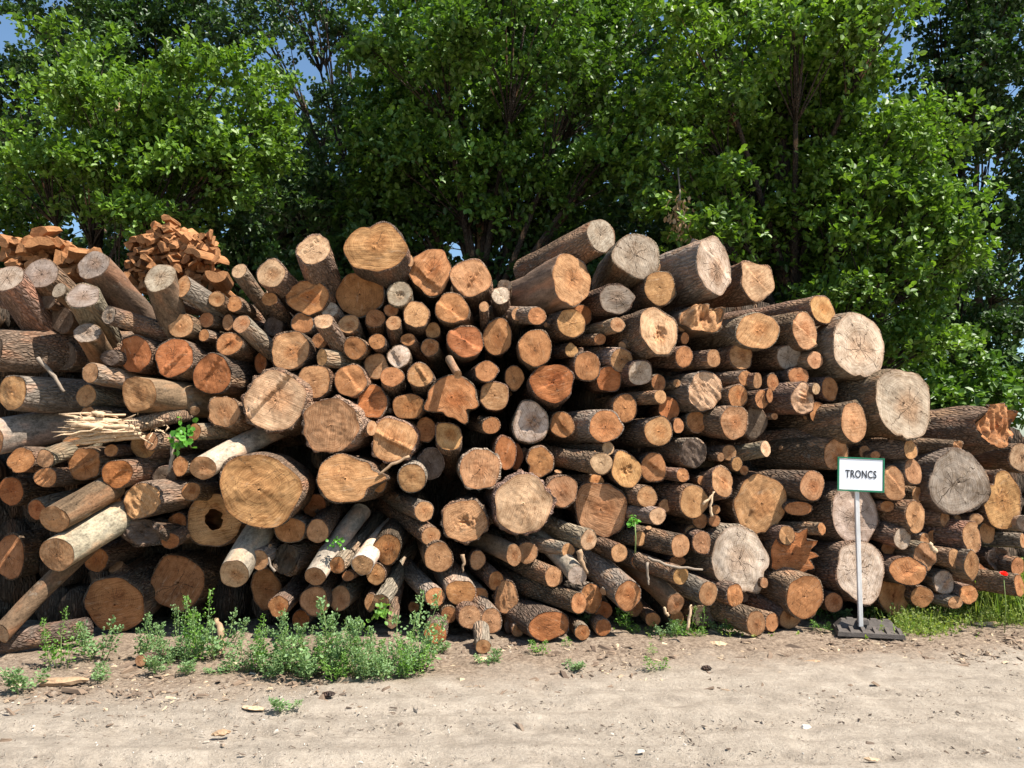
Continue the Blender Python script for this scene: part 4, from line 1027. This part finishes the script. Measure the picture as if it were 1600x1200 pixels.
def tree(name, label, base, r0, blobs, mat, leaf, dens, seed, loose=1.0, group="trees behind the log pile"):
    r = np.random.default_rng(seed); root = empty(name, (base[0], base[1], 0)); b0 = np.array([base[0], base[1], 0.0])
    tag(root, label, "tree", group)
    top = max(c[2] for c, _ in blobs); tm = MB(); zc = np.array([c for c, _ in blobs]).mean(0)
    n = 14; tr = []
    for f in np.linspace(0, 1, n):
        tr.append(np.array([f * .5 * (zc[0] - b0[0]) + .12 * math.sin(f * 5 + seed), f * .5 * (zc[1] - b0[1]), f * top * .95 - .15]) + r.normal(0, .03, 3))
    tr = np.array(tr); rad = r0 * .6 * np.linspace(1.15, .2, n); rad[0] *= 1.3
    tm.tube(tr, rad, 12); Vs = []
    for c, e in blobs:
        c = c - b0
        j = int(np.clip((c[2] * .62) / (top * .95) * (n - 1), 2, n - 2)); s0 = tr[j]
        mid = (s0 + c) / 2 + np.array([0, 0, .25]) + r.normal(0, .15, 3)
        f = np.linspace(0, 1, 9)[:, None]; path = (1 - f) ** 2 * s0 + 2 * f * (1 - f) * mid + f ** 2 * c
        tm.tube(path, np.linspace(rad[j] * .40, .016, 9), 8)
        vol = (e[0] * e[1] + e[0] * e[2] + e[1] * e[2])
        nb = max(5, int(dens * 1.15 * vol / loose)); u = r.normal(0, 1, (nb, 3)); u[:, 2] += .15; u /= np.linalg.norm(u, axis=1)[:, None]
        fld = pnoise(u[:, 0] * 2.2 + 60 + c[0] * 3, u[:, 2] * 2.2 + u[:, 1] * 1.5 + 60, seed + 3); u = u[(fld > .04) | (r.random(nb) < .13)]; nb = len(u)
        rr = np.where(r.random(nb) < .8, r.uniform(.72, 1.05, nb), r.uniform(.3, .7, nb)); Cc = c + u * e * rr[:, None]
        for i in r.choice(nb, min(nb, 12), replace=False):
            q = Cc[i]; pm = (path[6] + q) / 2 + r.normal(0, .08, 3); f = np.linspace(0, 1, 6)[:, None]
            tm.tube((1 - f) ** 2 * path[5] + 2 * f * (1 - f) * pm + f ** 2 * q, np.linspace(.016, .005, 6), 5)
        ax = u * np.array([1, 1, .35]) + r.normal(0, .25, (nb, 3)); ax[:, 2] -= .12; ax /= np.linalg.norm(ax, axis=1)[:, None]
        sd = np.cross(ax, [0, 0, 1.0]); sd /= np.linalg.norm(sd, axis=1)[:, None]; upv = np.cross(sd, ax)
        bs = r.uniform(.65, 1.25, nb)[:, None, None] * (leaf / .1) ** .5; nt = 36
        aa, bb, cc_ = r.uniform(-1, 1, (nb, nt, 1)), r.normal(0, .42, (nb, nt, 1)), r.normal(0, .3, (nb, nt, 1))
        w_ = (1.05 - aa * .55)
        tips = Cc[:, None] + bs * (aa * .42 * ax[:, None] + bb * w_ * .5 * sd[:, None] + (cc_ * .30 - .10 * bb ** 2) * upv[:, None]) * (1 + .35 * (loose - 1))
        td = ax[:, None] * .7 + sd[:, None] * np.sign(bb) * .35 + upv[:, None] * .45 + r.normal(0, .38, (nb, nt, 3)); td = td.reshape(-1, 3); td /= np.linalg.norm(td, axis=1)[:, None]; tips = tips.reshape(-1, 3)
        k = 6; ring = r.normal(0, 1, (len(tips), k, 3)); D = td[:, None] * r.uniform(.2, .9, (len(tips), k, 1)) + ring * .6
        Nn = td[:, None] * .6 + np.array([0, 0, .75]) + r.normal(0, .36, (len(tips), k, 3))
        P = tips[:, None] + r.normal(0, .025, (len(tips), k, 3))
        Vs.append(leaf_arrays(P.reshape(-1, 3), D.reshape(-1, 3), Nn.reshape(-1, 3), leaf * r.uniform(.6, 1.15, len(tips) * k)))
    t = link("trunk", tm.build("trunk"), M_TRUNK, root); t.color = (.085, .07, .058, 1)
    link("crown", leaf_mesh("crown", np.concatenate(Vs)), ML[mat], root)
    return root
B = blob
tree("oak_tree", "bright green leafy tree overhanging the left end of the pile", (-6.6, 12.2), .26,
     [B(60, 235, 130, 85, 11.4), B(190, 190, 110, 85, 11.3), B(330, 150, 120, 70, 11.4), B(400, 200, 60, 65, 11.2), B(150, 290, 130, 60, 11.2), B(270, 270, 110, 80, 11.4), B(40, 330, 90, 60, 12.3), B(225, 345, 60, 35, 11.1), B(130, 110, 80, 70, 11.8), B(350, 270, 70, 60, 11.5)], 'lime', 0.10, 15, 21)
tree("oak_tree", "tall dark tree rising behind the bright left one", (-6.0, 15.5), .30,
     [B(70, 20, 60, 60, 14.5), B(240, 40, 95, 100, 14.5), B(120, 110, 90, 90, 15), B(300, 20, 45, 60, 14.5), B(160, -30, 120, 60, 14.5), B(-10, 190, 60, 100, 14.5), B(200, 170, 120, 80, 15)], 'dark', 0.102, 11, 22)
tree("poplar_tree", "loose bluish tree with bare forked limbs against the sky", (-2.55, 14.2), .20,
     [B(430, 75, 50, 35, 13.8), B(395, 20, 40, 30, 13.8), B(510, 30, 40, 35, 13.8), B(600, 60, 40, 50, 13.8), B(470, 145, 80, 30, 13.6), B(560, 140, 55, 25, 13.8), B(500, 225, 100, 60, 13.2), B(430, 300, 80, 60, 13.4), B(530, 320, 120, 70, 13.2), B(480, -20, 120, 30, 13.8), B(540, 90, 60, 45, 14.2), B(350, 80, 50, 40, 14.2), B(470, 0, 80, 40, 14.3)], 'poplar', .10, 12, 23, 1.3)
tree("oak_tree", "big dense oak in the middle, above the heart-shaped log", (-.8, 12.8), .34,
     [B(690, 50, 120, 90, 10.9), B(820, 40, 120, 85, 10.8), B(660, 190, 90, 80, 12.5), B(780, 190, 110, 80, 12.4), B(890, 150, 80, 80, 11.2), B(740, 290, 120, 70, 12.8), B(870, 280, 100, 70, 12.5), B(960, 90, 90, 90, 11.9), B(640, 320, 90, 60, 12.6), B(760, -20, 180, 60, 12.2), B(1000, 190, 50, 50, 11.4), B(950, 240, 60, 60, 11.4), B(900, -40, 130, 70, 12.2), B(690, -60, 130, 70, 12.4), B(1010, 30, 70, 100, 12.6), B(760, 130, 140, 100, 13), B(700, 250, 120, 90, 11.9), B(830, 260, 90, 80, 11.9), B(610, 230, 60, 90, 12.6)], 'oak', 0.105, 13, 24)
tree("oak_tree", "broad sunlit oak spreading over the right half of the pile", (4.1, 12.2), .36,
     [B(1110, 60, 110, 80, 10.7), B(1240, 40, 110, 80, 10.5), B(1380, 30, 90, 70, 10.7), B(1080, 170, 80, 60, 11.2), B(1190, 160, 90, 55, 11.8), B(1310, 150, 90, 60, 11.6), B(1240, 250, 70, 45, 12.2), B(1030, 250, 60, 50, 11.0), B(1120, 290, 45, 40, 11.1), B(1370, 230, 90, 60, 11.1), B(1430, 220, 60, 60, 11.2), B(1340, 320, 100, 55, 11.1), B(1450, 330, 80, 45, 11.0), B(1400, 400, 110, 60, 11.0), B(1490, 400, 60, 40, 11.0), B(1360, 480, 110, 60, 11.2), B(1250, 390, 60, 60, 12.4), B(1110, 360, 45, 45, 10.8), B(1055, 300, 50, 40, 10.9), B(1420, 540, 70, 50, 11.3), B(1180, -50, 160, 70, 11.8), B(1370, -60, 120, 70, 11.8), B(1250, 130, 90, 70, 12.2), B(1150, 240, 80, 70, 12.2), B(1330, 260, 90, 80, 12.2), B(1180, 330, 90, 80, 12), B(1290, 400, 90, 80, 12.2)], 'lime', 0.105, 15, 25)
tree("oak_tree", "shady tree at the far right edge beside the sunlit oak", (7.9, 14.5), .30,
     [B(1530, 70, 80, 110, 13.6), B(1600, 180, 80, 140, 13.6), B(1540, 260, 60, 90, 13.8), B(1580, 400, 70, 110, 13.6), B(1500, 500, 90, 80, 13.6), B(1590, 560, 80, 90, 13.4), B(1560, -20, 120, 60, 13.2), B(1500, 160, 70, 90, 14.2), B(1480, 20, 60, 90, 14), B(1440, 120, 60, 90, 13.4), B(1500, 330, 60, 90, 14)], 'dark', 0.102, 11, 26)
def bush(name, label, px, py, rx, ry, Y, mat, seed, dens=8):
    c = at(px, py, Y); return tree(name, label, (c[0], Y + .2), .09, [B(px, py, rx, ry, Y), B(px - rx * .5, py + ry * .5, rx * .7, ry * .7, Y + .3), B(px + rx * .55, py + ry * .4, rx * .7, ry * .7, Y + .2), B(px, py + ry * .9, rx, ry * .6, Y + .2)], mat, .13, dens, seed, 1.2, "undergrowth behind the log pile")
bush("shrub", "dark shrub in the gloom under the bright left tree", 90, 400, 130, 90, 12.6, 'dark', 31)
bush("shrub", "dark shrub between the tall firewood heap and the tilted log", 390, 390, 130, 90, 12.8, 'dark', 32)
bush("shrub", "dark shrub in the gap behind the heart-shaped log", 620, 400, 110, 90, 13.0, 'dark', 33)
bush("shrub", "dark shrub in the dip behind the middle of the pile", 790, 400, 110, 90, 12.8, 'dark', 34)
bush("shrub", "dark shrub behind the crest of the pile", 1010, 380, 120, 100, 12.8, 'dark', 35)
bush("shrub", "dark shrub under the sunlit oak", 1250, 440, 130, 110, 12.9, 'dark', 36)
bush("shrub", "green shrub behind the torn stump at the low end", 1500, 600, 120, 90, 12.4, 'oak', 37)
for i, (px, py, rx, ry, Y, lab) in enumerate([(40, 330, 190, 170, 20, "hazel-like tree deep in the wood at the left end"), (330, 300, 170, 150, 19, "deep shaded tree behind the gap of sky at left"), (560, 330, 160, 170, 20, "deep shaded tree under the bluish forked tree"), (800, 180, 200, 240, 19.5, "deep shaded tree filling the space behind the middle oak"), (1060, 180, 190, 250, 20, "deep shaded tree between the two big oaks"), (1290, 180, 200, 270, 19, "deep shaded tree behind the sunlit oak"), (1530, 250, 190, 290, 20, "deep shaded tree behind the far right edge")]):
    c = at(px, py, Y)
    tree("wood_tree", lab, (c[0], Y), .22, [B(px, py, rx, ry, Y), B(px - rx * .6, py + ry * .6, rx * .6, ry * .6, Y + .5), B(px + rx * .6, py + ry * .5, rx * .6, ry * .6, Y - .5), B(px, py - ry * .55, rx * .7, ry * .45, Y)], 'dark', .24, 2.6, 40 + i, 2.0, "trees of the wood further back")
# dead brown leaves caught in the oak
r_ = np.random.default_rng(9); c = at(1062, 338, 10.4); n = 130
V = leaf_arrays(c + r_.normal(0, 1, (n, 3)) * np.array([.07, .06, .15]) + np.array([.0, 0, 0]), r_.normal(0, .5, (n, 3)) + np.array([0, 0, -.9]), r_.normal(0, 1, (n, 3)), r_.uniform(.05, .10, n), .8)
o = empty("dead_branch", tuple(c)); link("leaves", leaf_mesh("leaves", V - c), mat_leaf("dead_leaves", (.30, .18, .10), (.42, .28, .17), .2), o)
mb = MB(); mb.tube([np.array([.05, .3, .75]), np.array([.03, .1, .35]), np.array([0, 0, .05]), np.array([-.03, 0, -.3])], [.012, .01, .008, .004], 6); mb.tube([np.array([0, 0, .05]), np.array([.09, 0, -.12]), np.array([.12, .02, -.2])], [.007, .005, .003], 5); link("twig", mb.build("twig"), M_TWIG, o); tag(o, "broken branch of withered brown leaves hanging from the oak", "branch")

# ------------------------------------------------------------------ weeds and grass
M_WEED = mat_leaf("goosefoot_leaves", (.105, .19, .075), (.19, .29, .13), .25, .6); M_WEED2 = mat_leaf("fresh_weed_leaves", (.10, .22, .035), (.17, .31, .06), .35, .5)
M_STEM = mat_plain("weed_stem", (.19, .26, .09), .7, .2, 30, bump=0); M_GRASS = mat_leaf("grass_blades", (.13, .22, .035), (.30, .34, .10), .35, .6)
def weed_proto(seed, h, nst, spread, leaf):
    r = np.random.default_rng(seed); st = MB(); P, D, N, S = [], [], [], []
    for s in range(nst):
        a = r.uniform(0, 6.28); b = np.array([math.cos(a), math.sin(a), 0]) * spread * r.uniform(.1, .5); hh = h * r.uniform(.55, 1.0)
        top = b + np.array([math.cos(a) * spread * r.uniform(.2, .8), math.sin(a) * spread * r.uniform(.2, .8), hh])
        path = np.array([b + (top - b) * f + np.array([.01 * math.sin(f * 7 + s), .01 * math.cos(f * 6), 0]) for f in np.linspace(0, 1, 7)]); path[0, 2] = -.02
        st.tube(path, np.linspace(.0042, .0016, 7), 5)
        for f in np.arange(.06, 1.0, .032):
            c = b + (top - b) * f
            for j in range(r.integers(2, 5) if f < .75 else 5):
                q = r.uniform(0, 6.28); d = np.array([math.cos(q), math.sin(q), r.uniform(.1, .9) + (f > .75) * .8])
                ln = (.070 * (1 - f) ** .8 + .010) * r.uniform(.2, 1.0)
                P.append(c + d * ln + r.normal(0, .004, 3)); D.append(d + r.normal(0, .3, 3)); N.append(np.array([0, 0, 1.0]) + r.normal(0, .5, 3)); S.append(leaf * (1.15 - .65 * f) * r.uniform(.6, 1.2))
    return st.build("stem"), leaf_mesh("leaves", leaf_arrays(np.array(P), np.array(D), np.array(N), np.array(S), 1.25))
WP = [weed_proto(50 + i, *a) for i, a in enumerate([(.50, 4, .17, .030), (.42, 5, .20, .032), (.60, 4, .13, .028), (.36, 5, .20, .032), (.46, 6, .20, .030)])]
WS = [weed_proto(70 + i, *a) for i, a in enumerate([(.26, 2, .10, .028), (.16, 4, .14, .026), (.38, 1, .04, .022)])]
def weed(px, py, h, protos, k, label, group, mat, seed):
    r = np.random.default_rng(seed); p = ground_at(px, py); root = empty("weed_plant", (p[0], p[1], 0), r.uniform(0, 6.28))
    s, l = protos[k % len(protos)]; sc = h / max(v.co.z for v in l.vertices); sc *= r.uniform(.78, 1.16); root.scale = (max(sc, .75) * r.uniform(.9, 1.1), max(sc, .75), sc)
    link("stem", s, M_STEM, root); link("leaves", l, mat, root); tag(root, label, "weed", group); return root
ppm = lambda px, py: F_PX / (ground_at(px, py)[1] / ray(px, py)[1])
WEEDS = [(92, 1040, 88), (150, 1028, 74), (230, 1026, 74), (268, 1032, 66), (290, 1030, 92), (312, 1030, 94), (338, 1028, 98), (300, 1036, 62), (372, 1050, 66),
         (398, 1048, 62), (412, 1046, 86), (430, 1050, 74), (446, 1044, 90), (463, 1050, 72), (480, 1044, 76), (490, 1050, 60), (505, 1052, 84), (522, 1054, 80), (540, 1046, 104), (556, 1055, 76), (572, 1048, 82), (588, 1056, 76), (604, 1050, 84), (622, 1056, 74), (638, 1048, 116), (640, 1058, 70), (655, 1044, 46), (575, 1060, 60), (470, 1058, 52), (420, 1058, 50), (532, 1062, 56), (610, 1062, 54)]
for i, (x, y, h) in enumerate(WEEDS):
    lab = "grey-green leafy weed in the bushy row along the foot of the pile"; grp = "weeds in the row along the foot of the pile"
    if i == 0: lab, grp = "feathery green weed at the end nearest the slim peeled trunk", None
    if h == 116: lab, grp = "tallest spiky weed at the right end of the row", None
    weed(x, y, h / ppm(x, y), WP, i * 3 + (2 if h > 100 else 0), lab, grp, M_WEED if i else M_WEED2, 100 + i)
weed(445, 1108, 24 / ppm(445, 1108), WS, 1, "lone low grey weed growing out on the sand", None, M_WEED, 301)
for i, (x, y, h) in enumerate([(35, 1078, 36), (160, 1062, 26), (245, 1050, 34), (290, 1052, 24), (765, 1040, 24), (685, 1018, 14), (345, 1052, 20)]):
    weed(x, y, h / ppm(x, y), WS, 1, "small tuft of weed on the bark litter before the pile", "weed tufts on the bark litter", M_WEED, 310 + i)
for i, (x, y, h) in enumerate([(842, 1022, 22), (884, 1008, 14), (920, 980, 34), (975, 985, 38), (988, 988, 20), (1020, 992, 22), (1048, 996, 30), (1072, 984, 44), (1062, 996, 26), (1098, 988, 36), (1128, 988, 22), (1148, 990, 24), (1085, 994, 20), (1020, 1022, 22), (895, 1045, 14), (1025, 1046, 24), (1278, 966, 40), (1290, 972, 18), (1312, 966, 26), (1360, 964, 30), (1368, 966, 28), (1325, 984, 12), (1460, 960, 50), (1378, 968, 24), (1282, 985, 20)]):
    weed(x, y, h / ppm(x, y), WS, [0, 2, 1, 0][i % 4], "fresh green sprig growing at the foot of the logs", "green sprigs at the foot of the logs", M_WEED2, 330 + i)
def grass():
    r = np.random.default_rng(4); Vs = []
    def patch(px, py, spx, spy, n, h):
        x = r.normal(px, spx, n); y = np.minimum(r.normal(py, spy, n), 1010); P = np.array([ground_at(a, b) for a, b in zip(x, y)]); P[:, 2] = -.01
        D = r.normal(0, .28, (n, 3)); D[:, 2] = 1; N = r.normal(0, 1, (n, 3)); N[:, 2] *= .2
        k = r.uniform(.4, 1.15, n) * h
        Vs.append(leaf_arrays(P, D, N, k, .045))
        m = n * 4; idx = r.integers(0, n, m); f = r.uniform(.2, 1.0, m)[:, None]; Q = P[idx] + D[idx] / np.linalg.norm(D[idx], axis=1)[:, None] * k[idx][:, None] * f
        d2 = r.normal(0, 1, (m, 3)); d2[:, 2] = np.abs(d2[:, 2]); Vs.append(leaf_arrays(Q, d2, r.normal(0, 1, (m, 3)), r.uniform(.012, .034, m), .9))
    patch(1572, 955, 28, 8, 620, .46); patch(1528, 958, 20, 6, 260, .36); patch(1600, 962, 22, 8, 420, .48); patch(1640, 962, 30, 9, 500, .48)
    patch(1470, 970, 40, 8, 420, .14); patch(1425, 975, 22, 7, 420, .20); patch(1440, 988, 30, 5, 220, .10); patch(1580, 970, 30, 4, 420, .16)
    patch(1100, 990, 55, 5, 60, .06)
    o = link("grass", leaf_mesh("grass", np.concatenate(Vs)), M_GRASS); tag(o, "bright green grassy weeds at the low right end", kind="stuff")
grass()
def sprig(name, px, py, d, w, n, size, label, cat, mat, stem=None):
    r = np.random.default_rng(int(px)); c = C0 + ray(px, py) * pile_t(px, py, d); root = empty(name, tuple(c)); s = pile_t(px, py, d) / F_PX
    P = r.normal(0, 1, (n, 3)) * np.array([w[0], .03 / s, w[1]]) * s; D = r.normal(0, 1, (n, 3)) + np.array([0, -.5, -.2]); N = r.normal(0, .5, (n, 3)) + np.array([.2, -.7, .6])
    link("leaves", leaf_mesh("leaves", leaf_arrays(P, D, N, size * r.uniform(.7, 1.2, n), 1.5)), mat, root)
    m = MB(); e = np.array(stem) * s if stem is not None else np.array([.02, .15, -.1]); m.tube([np.zeros(3), e * .5 + np.array([.006, 0, 0]), e], [.005, .005, .006], 6); link("stem", m.build("stem"), M_STEM, root)
    tag(root, label, cat)
M_IVY = mat_leaf("ivy_leaves", (.06, .20, .02), (.11, .30, .035), .3, .35)
sprig("ivy_sprig", 285, 681, -.36, (9, 11), 46, .055, "glossy green ivy sprig growing out between the logs", "plant", M_IVY)
sprig("sapling", 992, 816, -.42, (4, 7), 14, .04, "tiny seedling with a thin pale stem among the logs", "plant", M_IVY, [0, 0, -48])
sprig("ivy_sprig", 596, 958, -.35, (10, 9), 34, .045, "light green ivy sprig hanging just over the weeds", "plant", M_WEED2)
sprig("moss_tuft", 524, 845, -.2, (8, 4), 26, .03, "small dark green ivy tuft in the shade under the pile", "plant", M_IVY)
def poppy():
    c = C0 + ray(1568, 899) * pile_t(1568, 899, -.35); root = empty("poppy", (c[0], c[1], c[2])); r = np.random.default_rng(3); m_r = mat_leaf("poppy_petals", (.62, .012, .012), (.75, .03, .02), .3, .6)
    n = 9; a = np.arange(n) * 2.4; D = np.stack([np.cos(a), np.sin(a) * .8, .9 + .5 * np.sin(a * 3)], -1); V = leaf_arrays(np.zeros((n, 3)), D, np.tile([0, -.2, 1.0], (n, 1)) + r.normal(0, .2, (n, 3)), np.full(n, .042), 1.9)
    link("petals", leaf_mesh("petals", V), m_r, root)
    m = MB(); m.tube([np.array([0, 0, 0]), np.array([.01, 0, -c[2] * .5]), np.array([0, .02, -c[2]])], [.003, .003, .004], 6); link("stem", m.build("stem"), M_STEM, root)
    tag(root, "single red poppy standing above the grass at the low end", "flower")
poppy()
